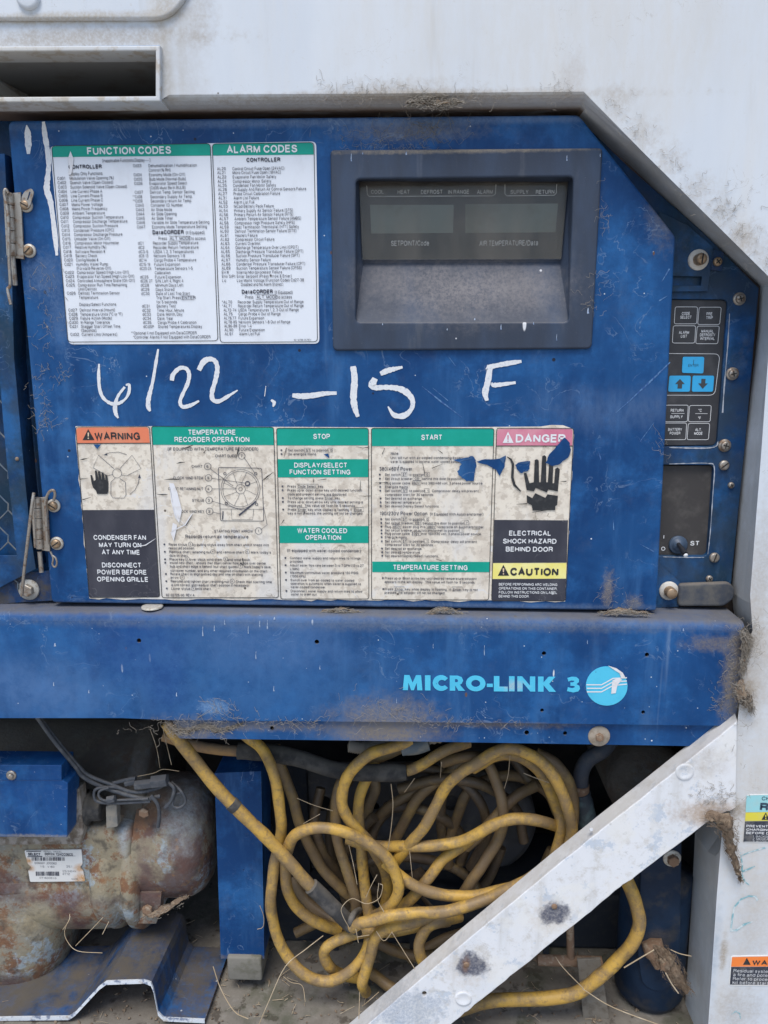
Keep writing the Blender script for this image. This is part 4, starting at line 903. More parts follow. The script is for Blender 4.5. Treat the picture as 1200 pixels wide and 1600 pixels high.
b5([('Set switch  ST  to position  0 .', 605, 305, 234, 1), ('Set circuit breaker  CB1  behind this door to position  1 .', 605, 326, 430, 1), ('Plug power cable  460V  into 380/460 volt, 3 phase power source.', 605, 349, 510, 1), ('Energize mains.', 605, 369, 124, 1), ('Set switch  ST  to position  1 .  Compressor delay will prevent', 605, 389, 488, 1), ('compressor start for 30 seconds.', 605, 409, 256, 0), ('Set desired air exchange.', 605, 429, 197, 1), ('Set desired temperature.', 605, 449, 190, 1), ('Set desired Display/Select functions.', 605, 469, 284, 1), ('Set switch  ST  to position  0 .', 605, 537, 234, 1), ('Set circuit breaker  CB1  behind this door to position  1 .', 605, 557, 436, 1), ('Plug  460V  power plug into  460V  receptacle on Autotransformer.', 605, 576, 517, 1), ('Set circuit breaker on autotransformer to position  1 .', 605, 595, 412, 1), ('Plug power cable  230V  into 190/230 volt, 3 phase power source.', 605, 612, 502, 1), ('Energize mains.', 605, 631, 118, 1), ('Set switch  ST  to position  1 .  Compressor delay will prevent', 605, 652, 478, 1), ('compressor start for 30 seconds.', 605, 670, 254, 0), ('Set desired air exchange.', 605, 690, 195, 1), ('Set desired temperature.', 605, 709, 187, 1), ('Set desired Display/Select functions.', 605, 728, 280, 1), ('Press up or down arrow key until desired temperature setpoint', 604, 844, 478, 1), ('appears in the left display.  This value will flash for 5 seconds.', 603, 863, 472, 0), ('Press  Enter  key while display is flashing.  If  Enter  key is not', 603, 901, 485, 1), ('pressed, the setpoint will not be changed.', 603, 919, 316, 0)], 581)
for u0, v, u1 in ((186, 178, 216), (308, 178, 332), (147, 366, 258), (290, 427, 345), (148, 487, 198), (442, 487, 494), (691, 305, 720), (812, 305, 836), (752, 326, 795), (748, 349, 792), (691, 389, 721), (811, 389, 835), (690, 537, 720), (808, 537, 833), (752, 557, 795), (1018, 557, 1042), (645, 576, 690), (822, 576, 870), (992, 595, 1016), (748, 612, 792), (690, 652, 720), (808, 652, 832), (652, 901, 705), (955, 901, 1008)):
    k.line([(X5(u0), Y5(v-11)), (X5(u1), Y5(v-11)), (X5(u1), Y5(v+10)), (X5(u0), Y5(v+10))], .6, True)
# chart recorder drawing
def pl(L): return [(X4(a), Y4(b)) for a, b in L]
k.line(round_poly(pl([(850, 283), (1090, 288), (1102, 580), (863, 578)]), 3, 3), .9, True)
for rr in (108, 98, 26, 10): k.line([(X4(973+rr*math.cos(a)), Y4(403+rr*math.sin(a))) for a in [2*math.pi*q/28 for q in range(28)]], .6, True)
for q in range(8):
    a = q*math.pi/4+.15; k.line([(X4(973+r_*math.cos(a+c_)), Y4(403+r_*math.sin(a+c_))) for r_, c_ in ((26, 0), (55, .12), (80, .2), (98, .2))], .5)
for u, v in ((887, 318), (1057, 318), (895, 482), (1062, 487)): k.ring(X4(u), Y4(v), 2, .9, 10)
for L in ([(990, 225), (1055, 318)], [(805, 290), (930, 385)], [(815, 344), (1000, 370)], [(818, 402), (950, 402)], [(818, 470), (985, 520)], [(820, 530), (865, 540)], [(1085, 627), (1120, 600), (1100, 500)], [(863, 513), (1098, 515)], [(922, 515), (926, 570), (1040, 572), (1046, 515)]): k.line(pl(L), .6)
k.line(pl([(1060, 470), (965, 548)]), 2.6); k.line(pl([(877, 525), (874, 572)]), 1.8); k.ring(X4(1012), Y4(373), 3.4, 1.6, 12)
# fan drawing
k.ring(X4(292), Y4(316), 7.2, .6)
k.line(pl([(275, 290), (190, 216), (160, 285), (240, 330), (268, 322)]), .7); k.line(pl([(308, 290), (375, 216), (425, 290), (345, 330), (316, 325)]), .7); k.line(pl([(282, 342), (258, 365), (258, 435), (270, 452), (330, 453), (342, 435), (338, 365), (308, 345)]), .7)
k.line(pl([(346, 214), (300, 199), (250, 203), (225, 212)]), .7); k.fill(pl([(216, 216), (238, 204), (238, 216)])); k.line(pl([(362, 433), (390, 410), (408, 375), (415, 340)]), .7); k.fill(pl([(408, 342), (416, 320), (424, 342)]))
part('small_print', k.m, PRINT, idc)
k = Ink(YX)
k.fill(pl([(152, 372), (145, 326), (154, 326), (165, 360), (174, 352), (170, 300), (180, 300), (190, 350), (192, 350), (186, 305), (198, 305), (207, 350), (209, 350), (206, 310), (217, 312), (226, 352), (228, 352), (227, 322), (237, 326), (244, 365), (244, 415), (238, 430), (182, 430), (176, 410), (160, 395)]))
part('hand_symbol', k.m, INK, idc); k = Ink(YX)
d = lambda L: [(X6(a), 650+b*.3) for a, b in L]
k.fill(d([(428, 297), (442, 297), (458, 350), (480, 345), (485, 230), (496, 225), (506, 232), (508, 345), (516, 345), (524, 210), (536, 204), (545, 212), (545, 345), (553, 345), (560, 250), (572, 245), (582, 252), (578, 350), (586, 350), (592, 275), (604, 268), (616, 278), (606, 385), (606, 393), (555, 383), (548, 398), (490, 374), (480, 392), (443, 386)]))
k.fill(d([(443, 412), (472, 428), (488, 402), (540, 426), (552, 408), (606, 416), (602, 462), (592, 470), (592, 490), (474, 492), (470, 465), (445, 452)]))
part('hand_symbol', k.m, INK, idc)
k = Ink(YX-.0002)
k.line(d([(340, 212), (360, 225), (372, 250), (368, 320), (380, 360), (412, 392)]), [1, 3, 4, 4, 4, 2])
CR = [[(85, 243), (108, 238), (130, 234)], [(88, 348), (130, 345)], [(102, 462), (150, 448)], [(620, 262), (640, 257), (668, 255)], [(552, 352), (600, 348), (645, 352)], [(512, 433), (545, 434), (572, 433)], [(1095, 357), (1120, 335), (1155, 310)], [(655, 180), (690, 170), (712, 160)], [(948, 240), (960, 190), (965, 168)], [(770, 205), (785, 185)], [(965, 800), (985, 785), (990, 820)], [(970, 810), (1000, 830)], [(640, 600), (670, 605), (712, 540)]]
for L in CR: part('crack', Ink(YX-.0002).line(pl(L), [.3]+[2.0]*(len(L)-2)+[.4] if len(L) > 2 else [1.6, .3]).m, INK, idc)
for L in ([(78, 218), (92, 165)], [(62, 565), (80, 540)], [(455, 160), (490, 167), (520, 162)], [(470, 416), (500, 418), (530, 416)], [(478, 335), (475, 385)], [(552, 348), (620, 348)], [(605, 165), (590, 200)], [(232, 325), (233, 345)], [(870, 745), (900, 755)], [(1060, 590), (1100, 588)], [(800, 240), (812, 300)], [(905, 250), (850, 272)], [(255, 335), (300, 328)], [(680, 255), (672, 272)], [(180, 480), (186, 505)], [(880, 175), (905, 195)]): part('crack', Ink(YX-.0002).line([(X5(a), Y5(b)) for a, b in L], [.4, 1.2]).m, INK, idc)
for L in ([(390, 460), (445, 457)], [(470, 503), (550, 488)], [(620, 342), (650, 340)]): part('crack', Ink(YX-.0002).line(d(L), [.4, 1.6]).m, INK, idc)
part('torn_patch', Ink(YX-.0002).fill([(X5(285), Y5(200)), (X5(310), Y5(195)), (X5(316), Y5(220))]).m, DOOR_BLUE, idc)
part('torn_patch', Ink(YX-.0002).fill(pl([(162, 157), (205, 157), (183, 182)])).m, DOOR_BLUE, idc)
part('cable_symbol', k.m, INK, idc)
def jag(L, n=3, a=1.0):
    out = []
    for i in range(len(L)):
        p, q = Vector(L[i]), Vector(L[(i+1) % len(L)])
        for t in range(n):
            v = p.lerp(q, t/n); out.append((v.x+random.uniform(-a, a)*(t > 0), v.y+random.uniform(-a, a)*(t > 0)))
    return out
random.seed(11)
k = Ink(YX-.0003)
for L in ([(60, 228), (130, 216), (160, 208), (178, 230), (182, 262), (172, 300), (168, 338), (130, 340), (110, 325), (95, 312), (80, 290), (105, 250)], [(182, 238), (225, 225), (300, 222), (335, 205), (328, 265), (303, 312), (285, 282), (262, 268), (225, 252)], [(383, 255), (410, 240), (462, 235), (458, 275), (440, 290), (415, 298), (400, 285)], [(540, 245), (560, 200), (600, 155), (640, 112), (668, 140), (674, 175), (660, 215), (620, 248), (580, 260)]): part('torn_patch', Ink(YX-.0003).fill(jag(d(L))).m, DOOR_BLUE, idc)
k = Ink(YX-.0006)
for L in ([(300, 222), (335, 205), (322, 248)], [(95, 238), (160, 212), (158, 222)], [(400, 247), (462, 236), (445, 248)]): k.fill(d(L))
part('curled_edge', k.m, flat('decal_back', (.03, .09, .21, 1), .4), idc)
k = Ink(YX-.0006)
for L in ([(580, 370), (605, 372), (625, 420), (650, 520), (635, 590), (612, 560), (590, 470)], [(600, 590), (625, 600), (605, 690), (590, 650)]): k.fill(pl(L))
for L in ([(585, 645), (630, 618), (668, 600), (700, 548), (715, 535)], [(630, 560), (700, 640)], [(585, 395), (602, 500), (618, 560)], [(398, 722), (450, 712), (505, 676)]): k.line(pl(L), [.6]+[1.7]*(len(L)-2)+[.4])
part('rubbed_patch', k.m, VIN, idc)

# white paint-pen writing ---------------------------------------------
PAINT = Mat('white_paint_pen', (.70, .72, .74, 1), .6).mottle((.12, .22, .42, 1), 190, .585, .66, .85, detail=9, rg=.75).mottle((.5, .55, .62, 1), 420, .5, .65, .6).mottle((.45, .52, .62, 1), 260, .58, .75, .6).mottle((.6, .62, .66, 1), 60, .45, .7, .6).done()
def hw(pts, ws, n=6):
    kk = Ink(-.0005-.00002*(len(bpy.data.meshes) % 6))
    ps = catmull([(a, b, w_) for (a, b), w_ in zip(pts, ws)], n)
    kk.line([(p.x, p.y) for p in ps], [max(p.z*1.22*(1+random.uniform(-.14, .14)), .3) for p in ps])
    part('paint_stroke', kk.m, PAINT, door)
def e1(u, v): return (120+u*.3, 540+v*.3)
def e2(u, v): return (420+u*.35, 540+v*.35)
kk = Ink(-.0005); S1 = lambda L: [e1(*q) for q in L]; S2 = lambda L: [e2(*q) for q in L]
hw(S1([(116, 95), (114, 160), (120, 230), (140, 275), (180, 302), (220, 300), (255, 275), (272, 240), (272, 205), (255, 205)]), [2.5, 4, 4.5, 4, 4.5, 4.5, 3, 4, 4, 2])
hw(S1([(250, 215), (215, 262), (200, 310), (202, 350), (216, 378)]), [3, 3.5, 5, 5, 2])
hw(S1([(424, 18), (412, 90), (395, 190), (375, 270), (372, 315), (382, 342)]), [2, 4, 4, 6, 5.5, 3])
hw(S1([(495, 182), (502, 150), (535, 118), (570, 120), (585, 150), (578, 195), (555, 245), (538, 290), (550, 318), (590, 312), (637, 288)]), [5.5, 5.5, 5, 5, 5, 5, 4.5, 4.5, 5, 5, 2.5])
hw(S1([(635, 128), (660, 85), (690, 70), (720, 80), (732, 120), (722, 180), (705, 240), (708, 280), (740, 290), (790, 262), (838, 232)]), [6, 7.5, 6, 5.5, 6, 6, 5.5, 6, 5.5, 4, 1.5])
hw(S1([(1012, 283), (1028, 297), (1022, 318)]), [2.5, 4.5, 2]); hw(S1([(985, 210), (978, 265)]), [.8, .8])
hw(S2([(105, 222), (150, 226), (200, 222), (250, 214), (303, 212)]), [5, 7, 6.5, 6, 4])
hw(S2([(376, 92), (383, 150), (378, 230), (385, 280), (398, 318)]), [7, 8, 8, 8, 4])
hw(S2([(498, 126), (530, 112), (570, 102), (597, 96)]), [5, 7, 5, 3]); hw(S2([(475, 146), (462, 175), (475, 188), (520, 186), (570, 190), (610, 205), (640, 240), (638, 280), (605, 312), (560, 310), (532, 272)]), [7, 10, 7, 6, 7, 8, 7, 5.5, 7, 6, 1.5])
hw(S2([(972, 95), (985, 105), (978, 160), (966, 210), (974, 246)]), [6, 8, 8, 8, 4]); hw(S2([(975, 98), (1020, 88), (1075, 78), (1128, 70)]), [6, 6, 6, 4]); hw(S2([(995, 165), (1005, 176), (1050, 172), (1102, 165)]), [1.5, 6, 5, 3.5])
f2 = lambda L: [(u/4.207, 180+v/4.207) for u, v in L]
hw(f2([(175, 65), (182, 120), (186, 190), (187, 255)]), [1.5, 7.5, 8, 4]); hw(f2([(285, 42), (295, 130), (312, 230), (320, 330), (312, 420), (308, 490), (330, 560), (345, 650), (358, 760), (368, 850), (374, 922)]), [4, 6.5, 6.5, 6, 7, 8, 7, 5.5, 6, 5.5, 3])
FLECK = Mat('weathered_fleck', (.40, .48, .60, 1), .7).mottle((.12, .2, .38, 1), 500, .45, .6, .8).done()
SCUFF = Mat('paint_scuff', (.10, .22, .42, 1), .6).mottle((.02, .08, .26, 1), 260, .42, .58, .95).done()
random.seed(21)
for L, ws in (([(1047, 566), (1015, 597), (985, 625), (962, 645)], [1.5, 2.6, 1.6, .5]), ([(660, 604), (690, 628), (722, 652)], [.5, 2.5, .5]), ([(676, 606), (700, 626)], [.4, 1.2]), ([(1022, 660), (1000, 690)], [.4, 1.2]), ([(520, 880), (522, 940)], [.3, .8]), ([(935, 705), (939, 718)], [.5, 2.2]), ([(958, 812), (959, 828)], [.4, 2.2]), ([(700, 556), (712, 572)], [.4, 1]), ([(1000, 850), (1022, 862)], [.4, 1.4]), ([(1030, 470), (1043, 462)], [2.0, .5]), ([(1034, 440), (1046, 420)], [.6, 2.2])):
    part('scratch', Ink(-.0003).line(L, ws).m, SCUFF, door)
for (px, py, ln, wd) in ((549, 240, 12, 2.2), (567, 238, 3, 2), (635, 237, 5, 3), (886, 243, 8, 2.2), (919, 481, 9, 4), (783, 507, 8, 2.4), (699, 513, 3, 2), (598, 505, 3, 2), (834, 503, 4, 2), (870, 522, 10, 1.2), (938, 240, 5, 2), (742, 497, 3, 3)):
    part('paint_fleck', Ink(-.0049).line([(px, py), (px-.4, py+ln*.6), (px, py+ln)], [wd*.3, wd*.6, wd*.8]).m, FLECK, bez)
# ------------------------------------------------------------------ controller panel behind the door
YP = .030
ctrl = thing('controller_panel', 'recessed blue controller panel with keypad and toggle switch right of the door', 'control panel', P(1080, 950, YP))
random.seed(2)
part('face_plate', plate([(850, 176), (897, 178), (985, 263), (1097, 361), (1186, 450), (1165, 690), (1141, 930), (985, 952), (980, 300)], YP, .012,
     [round_poly([(1000, 467), (1137.5, 468), (1120, 697), (1000, 698)], 9, 5), round_poly([(1000, 726), (1116, 727), (1106, 869), (1000, 869)], 8, 5)], .001), SHADE_BLUE, ctrl)
KEYM = Mat('keypad_black', (.035, .036, .042, 1), .5).mottle((.075, .075, .08, 1), 40, .45, .7, .7).speck((.3, .3, .3, 1), 90, .12, .08).done()
pad = part('keypad', plate(round_poly([(1001, 468.5), (1135.5, 469.5), (1118, 695), (1001, 696)], 8, 5), YP+.0035, .003), KEYM, ctrl)
def key(x0, y0, x1, y1, sh, lines, cap=5.2, extra=()):
    k = Ink(YP+.0031).line(round_poly([(x0, y0), (x1, y0), (x1-sh, y1), (x0-sh, y1)], 3, 3), .8, True); tk = k
    n = len(lines)
    for i, t in enumerate(lines): tk.text(t, (x0+x1-sh)/2, (y0+y1)/2 + (i-(n-1)/2)*(cap+1.2)+cap/2, cap, None, 'C', .03, .66)
    for t, x, y in extra: tk.text(t, x, y, 4.6, None, 'C', .03, .72)
    if extra: k.line([(x0+9 if x0 > 1050 else 1049, (y0+y1)/2), (x1-6, (y0+y1)/2)], .7)
    part('key', k.m, WPRINT, pad)
key(1055, 479.5, 1090, 506, 1.5, ['CODE', 'SELECT'], 4.6); key(1092.5, 480, 1127, 507, 2.5, ['PRE', 'TRIP'], 4.8)
key(1052, 509, 1087, 536, 1.5, ['ALARM', 'LIST'], 4.6); key(1089.5, 509.5, 1124, 537, 2.5, ['MANUAL', 'DEFROST/', 'INTERVAL'], 4.6)
key(1040, 633, 1075.5, 659, 1.5, [], 5, (('RETURN', 1058, 643.5), ('SUPPLY', 1057, 653.5))); key(1077.5, 633.5, 1111.5, 659, 2, [], 5, (('°C', 1094, 643.5), ('°F', 1093, 655.5))); key(1038, 661, 1073, 687, 1.5, ['BATTERY', 'POWER'], 4.6); key(1075.5, 661.5, 1109, 687, 2, ['ALT.', 'MODE'], 4.6)
k = Ink(YP+.0031)
k.line(round_poly([(1000, 552), (1125, 553), (1117, 617.5), (1000, 617.5)], [0, 9, 9, 0], 5), .8, True)
part('key_group_outline', k.m, WPRINT, pad)
CY = Mat('cyan_key', (.03, .42, .80, 1), .4).mottle((.06, .36, .68, 1), 60, .45, .7, .6).done()
dk = flat('faded_key_print', (.03, .12, .2, 1), .5)
def bkey(q): return part('arrow_key', plate(round_poly(q, 3, 4), YP+.0026, .0009), CY, pad)
b = bkey([(1067, 557.5), (1100.5, 557.5), (1099, 583.5), (1065.5, 582.5)])
kk = Ink(YP+.0023); kk.text('ENTER', 1083.5, 573, 4.2, None, 'C', .01, .8); kk.line([(1084, 562), (1083.5, 571)], .8); part('key_print', kk.m, dk, b)
b = bkey([(1046, 587), (1079.5, 587), (1078, 612), (1044, 612)])
kk = Ink(YP+.0023).fill([(1062.5, 592), (1070, 600), (1066, 600), (1065.5, 607), (1058.5, 607), (1059, 600), (1055, 600)]); part('arrow_symbol', kk.m, flat('arrow_print', (.05, .06, .07, 1), .5), b)
b = bkey([(1082.5, 587), (1116, 587), (1114, 612), (1081, 612)])
kk = Ink(YP+.0023).fill([(1096, 592), (1102.5, 592), (1102, 599), (1106, 599), (1098, 607.5), (1091, 599), (1095.5, 599)]); part('arrow_symbol', kk.m, flat('arrow_print_dark', (.05, .06, .07, 1), .5), b)
# switch recess
sw = part('switch_recess', plate(round_poly([(1001, 727.5), (1115, 728), (1105, 868), (1001, 868)], 7, 5), YP+.006, .002), Mat('switch_board', (.045, .042, .042, 1), .65).mottle((.09, .085, .08, 1), 50, .45, .7, .7).speck((.2, .2, .2, 1), 90, .1, .1).done(), ctrl)
# pale paint line round the recesses
k = Ink(YP-.0004)
CAULK = flat('pale_caulk', (.42, .46, .52, 1), .8, 0, (.2, .24, .3, 1), .6, 150)
random.seed(4)
for L, w0 in (([(1140, 490), (1137, 540), (1132, 600), (1129, 645)], 2.2), ([(1046, 699), (1075, 700), (1106, 700), (1119, 697), (1122, 690)], 2.2), ([(1046, 725), (1075, 724), (1106, 724), (1116, 730), (1114, 770), (1110, 830), (1106, 866)], 1.6), ([(1036, 870), (1070, 871), (1100, 871)], 1.5)):
    ps = catmull([(a, b_, 0) for a, b_ in L], 8); part('caulk_line', Ink(YP-.0004).line([(p.x, p.y) for p in ps], [w0*random.uniform(.3, 1.2) for p in ps]).m, CAULK, ctrl)
#'pale_caulk', (.42, .46, .52, 1), .8, 0, (.2, .24, .3, 1), .6, 150), ctrl)
k = Ink(YP+.0056).text('I', 1037.5, 842, 6.5, None, 'C', .03).text('O', 1036.5, 860.5, 6.5, None, 'C', .03).text('ST', 1086, 852.5, 7.5, None, 'C', .03)
part('lettering', k.m, WPRINT, sw)
tg = part('toggle_switch', MB().lathe(P(1059, 851, YP+.006), (0, -1, 0), [(0, .0105), (.002, .0105), (.0032, .009), (.0032, .0065), (.007, .0062), (.007, .0034), (.0085, .003), (.0085, 0)], 24), Mat('blued_collar', (.05, .08, .13, 1), .5).done(), sw)
a = P(1060, 850, YP-.002); 
lv = part('lever', MB().tube([a, a+Vector((.001, -.008, -.003)), a+Vector((.0022, -.017, -.0075))], [.0022, .0026, .0034], 12), flat('lever_black', (.02, .022, .028, 1), .35), tg)
part('lever_tip', MB().lathe(a+Vector((.0024, -.0185, -.0082)), (.12, -.85, -.4), [(0, .0026), (.001, .0022), (.0016, .001), (.0016, 0)], 12), flat('lever_white', (.7, .72, .74, 1), .4), tg)
# latch bracket with stud, slot
part('latch_bracket', plate([(1030, 330), (1075, 352), (1115, 386), (1106, 455), (1030, 456)], YP-.006, .002, [[(1040, 431), (1097, 432), (1095, 446), (1040, 446)]], .0005), SHADE_BLUE, ctrl)
part('corner_tab', plate([(1114, 390), (1131, 394), (1127, 424), (1108, 421)], YP-.003, .002), OLD_BLUE, ctrl)
LW = Mat('white_washer', (.62, .60, .55, 1), .6).mottle((.40, .34, .27, 1), 150, .5, .7, .6).done()
fastener(ctrl, 1091, 406, YP-.0065, 9, BRASS, 'slot', 16, LW, h=.011, ang=1.5, name='latch_stud')
fastener(ctrl, 1121, 409, YP-.0035, 7, BRASS, 'cross', 0, h=.003, ang=.7)
part('lower_bracket', plate([(1020, 868), (1034, 884), (1064, 911), (1060, 948), (1020, 950)], YP-.004, .002), SHADE_BLUE, ctrl)
fastener(ctrl, 1045, 923, YP-.0045, 8.5, BRASS, 'stud', 15, LW, h=.011, name='latch_stud')
for px, py, hd, r, wsh, an in ((1155, 467, 'cross', 7, 10, .3), (1144, 584, 'cross', 7, 10, .2), (1132, 696, 'cross', 7, 10, -.2), (1131, 727, 'slot', 8, 0, .7), (1142, 758, 'cross', 5, 0, .4), (1116, 871, 'slot', 8, 0, 1.3), (1108, 904, 'cross', 5.5, 0, .5)):
    fastener(ctrl, px, py, YP-.0002, r, STEEL, hd, wsh, STEEL, h=.003, ang=an)
mb = plate(round_poly([(1062, 913), (1140, 910), (1149, 920), (1148, 936), (1132, 948), (1060, 948)], 6, 4), YP-.010, .008, (), .003, 3)
part('dusty_block', mb, Mat('dust_caked_block', (.055, .065, .085, 1), .9, bump=.4, bscale=250).mottle((.13, .125, .115, 1), 40, .4, .65, .8, detail=9).dust((.17, .15, .13, 1), .2, .8, .7).done(), ctrl)

# ------------------------------------------------------------------ grille door at the left edge
gd = thing('grille_door', 'blue door frame with expanded metal grille at the left edge', 'grille door', P(10, 900, .004))
go = [(-520, 236), (7, 240), (10, 300), (18, 410), (22, 560), (31, 660), (40, 760), (48, 835), (56, 889), (0, 918), (-520, 980)]
part('frame', plate(go, .004, .002, [[(-480, 560), (0, 600), (4, 650), (12, 740), (26, 868), (-480, 868)]], .0005), SHADE_BLUE, gd)
fr1 = [P(x, y, .005) for x, y in go[1:9]]
part('return_edge', MB().loft([fr1, [p+Vector((-.001, .028, 0)) for p in fr1]], False), SHADE_BLUE, gd)
mb = MB(); sw_, sh_ = 30, 26.0
for r_ in range(14):
    for c_ in range(18):
        cx = -482+c_*sw_+(sw_/2 if r_ % 2 else 0); cy = 575+r_*sh_*.95
        if cx+15 > 14+(cy-575)*.075: continue
        top = (cx, cy); 
        for dx in (-1, 1):
            a, b = (cx, cy), (cx+dx*sw_*.32, cy+sh_*.38); c2 = (cx+dx*sw_*.5, cy+sh_*.95*.5+2)
            mb.tube([P(a[0], a[1], .0082), P(b[0], b[1], .0088), P(c2[0], c2[1], .0082), P(cx+dx*sw_*.5, cy+sh_*.95, .0082)], .0009, 5)
part('grille_mesh', mb, Mat('grille_metal', (.10, .14, .19, 1), .5, .3).mottle((.2, .2, .19, 1), 80, .45, .65, .7).done(), gd)
fastener(gd, 27, 717, .004, 3.2, STEEL, 'dome', 0, h=.002, name='rivet')
# jamb between the doors
jb = single('door_jamb', MB().add([P(-520, 186, .034), P(95, 182, .034), P(120, 950, .034), P(-520, 950, .034)], [(3, 2, 1, 0)]).add([P(-520, 186, .034), P(95, 182, .034), P(95, 182, .045), P(-520, 186, .045)], [(0, 1, 2, 3)]), SHADE_BLUE, 'shaded dark blue jamb in the gap between grille door and control door', 'door jamb')
# ------------------------------------------------------------------ hinges
def hinge(x0, y0, h, bolts, wires, label, lx, lean):
    t = thing('hinge', label, 'hinge', P(x0, y0+h, -.002), 'bolted hinges of the blue control door')
    part('leaf', plate([(lx[0], y0+2), (lx[1], y0), (lx[1]+lean, y0+h), (lx[0]+lean, y0+h-2)], -.004, .003, (), .0005), STEEL, t)
    part('rear_leaf', plate([(lx[0]-12, y0+4), (lx[0]+4, y0+4), (lx[0]+4+lean, y0+h-5), (lx[0]-12+lean, y0+h-6)], .0005, .002, (), .0004), STEEL, t)
    kx = lx[0]-2
    for i in range(5):
        a = y0+2+(h-6)*i/5; b_ = y0+2+(h-6)*(i+.93)/5
        part('knuckle', MB().tube([P(kx+lean*(a-y0)/h, a, -.0045), P(kx+lean*(b_-y0)/h, b_, -.0045)], .0042, 12), STEEL, t)
    for nm, L, r in wires: part(nm, MB().tube(pxpath(L, 6), r, 8), STEEL, t)
    for bx, by, an in bolts: fastener(t, bx, by, -.001, 7.5, BRASS, 'slot', 10.5, WASHER, h=.0035, ang=an, name='bolt')
    return t
h1 = hinge(12, 300, 105, [(41, 321, -.5), (46, 392, .75)], [('retaining_wire', [(13, 302, -.010), (9, 296, -.011), (7, 304, -.012), (13, 340, -.013), (14, 400, -.013), (16, 445, -.012), (12, 452, -.012), (17, 476, -.013)], .0016), ('hinge_pin', [(20, 400, -.004), (24, 446, -.004)], .0026)], 'upper rusty hinge beside the function codes decal, with a bent wire clip', (17, 32), 5)
part('slotted_clip', plate(round_poly([(39, 298), (49, 294), (53, 300), (46, 325), (33, 325), (34, 306)], 4, 4), -.0052, .0012, [[(46, 299), (48, 300), (44, 313), (42, 312)]]), STEEL, h1)
h2 = hinge(52, 776, 86, [(84, 790, -.6), (89, 849, .6)], [('retaining_wire', [(53, 770, -.010), (50, 790, -.013), (44, 840, -.014), (38, 890, -.012), (34, 931, -.008)], .0018), ('hook', [(74, 850, -.008), (72, 810, -.009), (71, 785, -.009), (76, 770, -.009), (83, 766, -.009), (86, 772, -.008), (84, 782, -.006)], .0016), ('hinge_pin', [(62, 862, -.004), (65, 894, -.004)], .0026), ('eye_loop', [(79, 862, -.008), (83, 872, -.008), (82, 882, -.008), (86, 886, -.008), (89, 880, -.008), (87, 872, -.008), (82, 868, -.008)], .0011)], 'lower rusty hinge beside the orange WARNING decal, held by a long wire', (60, 73), 5)
sb = thing('sill_bracket', 'dusty bracket with a hex bolt and washers below the lower hinge', 'bracket', P(45, 935, .01))
part('bracket_plate', plate([(-30, 900), (78, 892), (84, 938), (-30, 945)], .012, .003), OLD_BLUE, sb)
fastener(sb, 45, 921, .011, 10, STEEL, 'hex', 17, WASHER, h=.005, name='bolt')

# ------------------------------------------------------------------ lower blue channel with the name
YB = -.020
ch = thing('lower_channel', 'wide blue sheet metal channel lettered MICRO-LINK 3 below the door', 'channel', P(560, 1160, YB))
TOPF = [(-520, 967), (300, 971), (600, 975), (900, 980), (1163, 986)]
face = TOPF + [(1164, 1000), (1157, 1070), (1150, 1118), (1132, 1134), (900, 1131), (600, 1128), (262, 1125), (190, 1122), (-520, 1122)]
holes = [circ(217, 1001, 3.6), circ(495, 1003, 3.6), circ(850, 1021, 3.4), circ(1011, 1023, 3.4), circ(847, 1110, 3), circ(1005, 1113, 3)]
part('face', plate(face, YB, .003, holes, 0), BEAM_BLUE, ch)
fr0 = [P(x, y, YB) for x, y in TOPF]
R_ = .009; rows = []
for q in range(7):
    a = q/6*math.pi/2
    rows.append([p+Vector((0, R_*(1-math.cos(a)), R_*math.sin(a))) for p in fr0])
rows.append([p+Vector((0, .052, R_)) for p in fr0])
part('top_flange', MB().loft(rows, True), BEAM_BLUE, ch)
e0 = [P(x, y, YB) for x, y in ((1163, 986), (1164, 1000), (1157, 1070), (1150, 1118))]
part('end_flange', MB().loft([e0, [p+Vector((.0005, .03, 0)) for p in e0]], False), BEAM_BLUE, ch)
lo = [(258, 1123), (600, 1126), (900, 1129), (1136, 1132), (1132, 1140), (1082, 1166), (900, 1163), (600, 1158), (280, 1154)]
part('lower_lip', plate(lo, YB+.006, .0025, [circ(425, 1138, 3.2), circ(823, 1145, 3.6), circ(883, 1146, 3.2)], .0004), BEAM_BLUE, ch)
fastener(ch, 936, 1150, YB+.0058, 6.5, RUSTY, 'hex', 17, Mat('big_dusty_washer', (.36, .31, .25, 1), .8, .1).mottle((.22, .17, .12, 1), 150, .45, .65, .7).done(), h=.003, name='bolt')
CYAN = Mat('cyan_lettering', (.075, .53, .76, 1), .45).mottle((.05, .42, .66, 1), 60, .45, .7, .5).blob((.42, .48, .52, 1), (802, 1071), (.018, .008), .8, y=YB, ns=200, k=1.6).speck((.03, .1, .28, 1), 120, .16, .10).done()
def arc(cx, cy, rx, ry, a0, a1, n=14): return [(cx+rx*math.cos(math.radians(a0+(a1-a0)*q/n)), cy-ry*math.sin(math.radians(a0+(a1-a0)*q/n))) for q in range(n+1)]
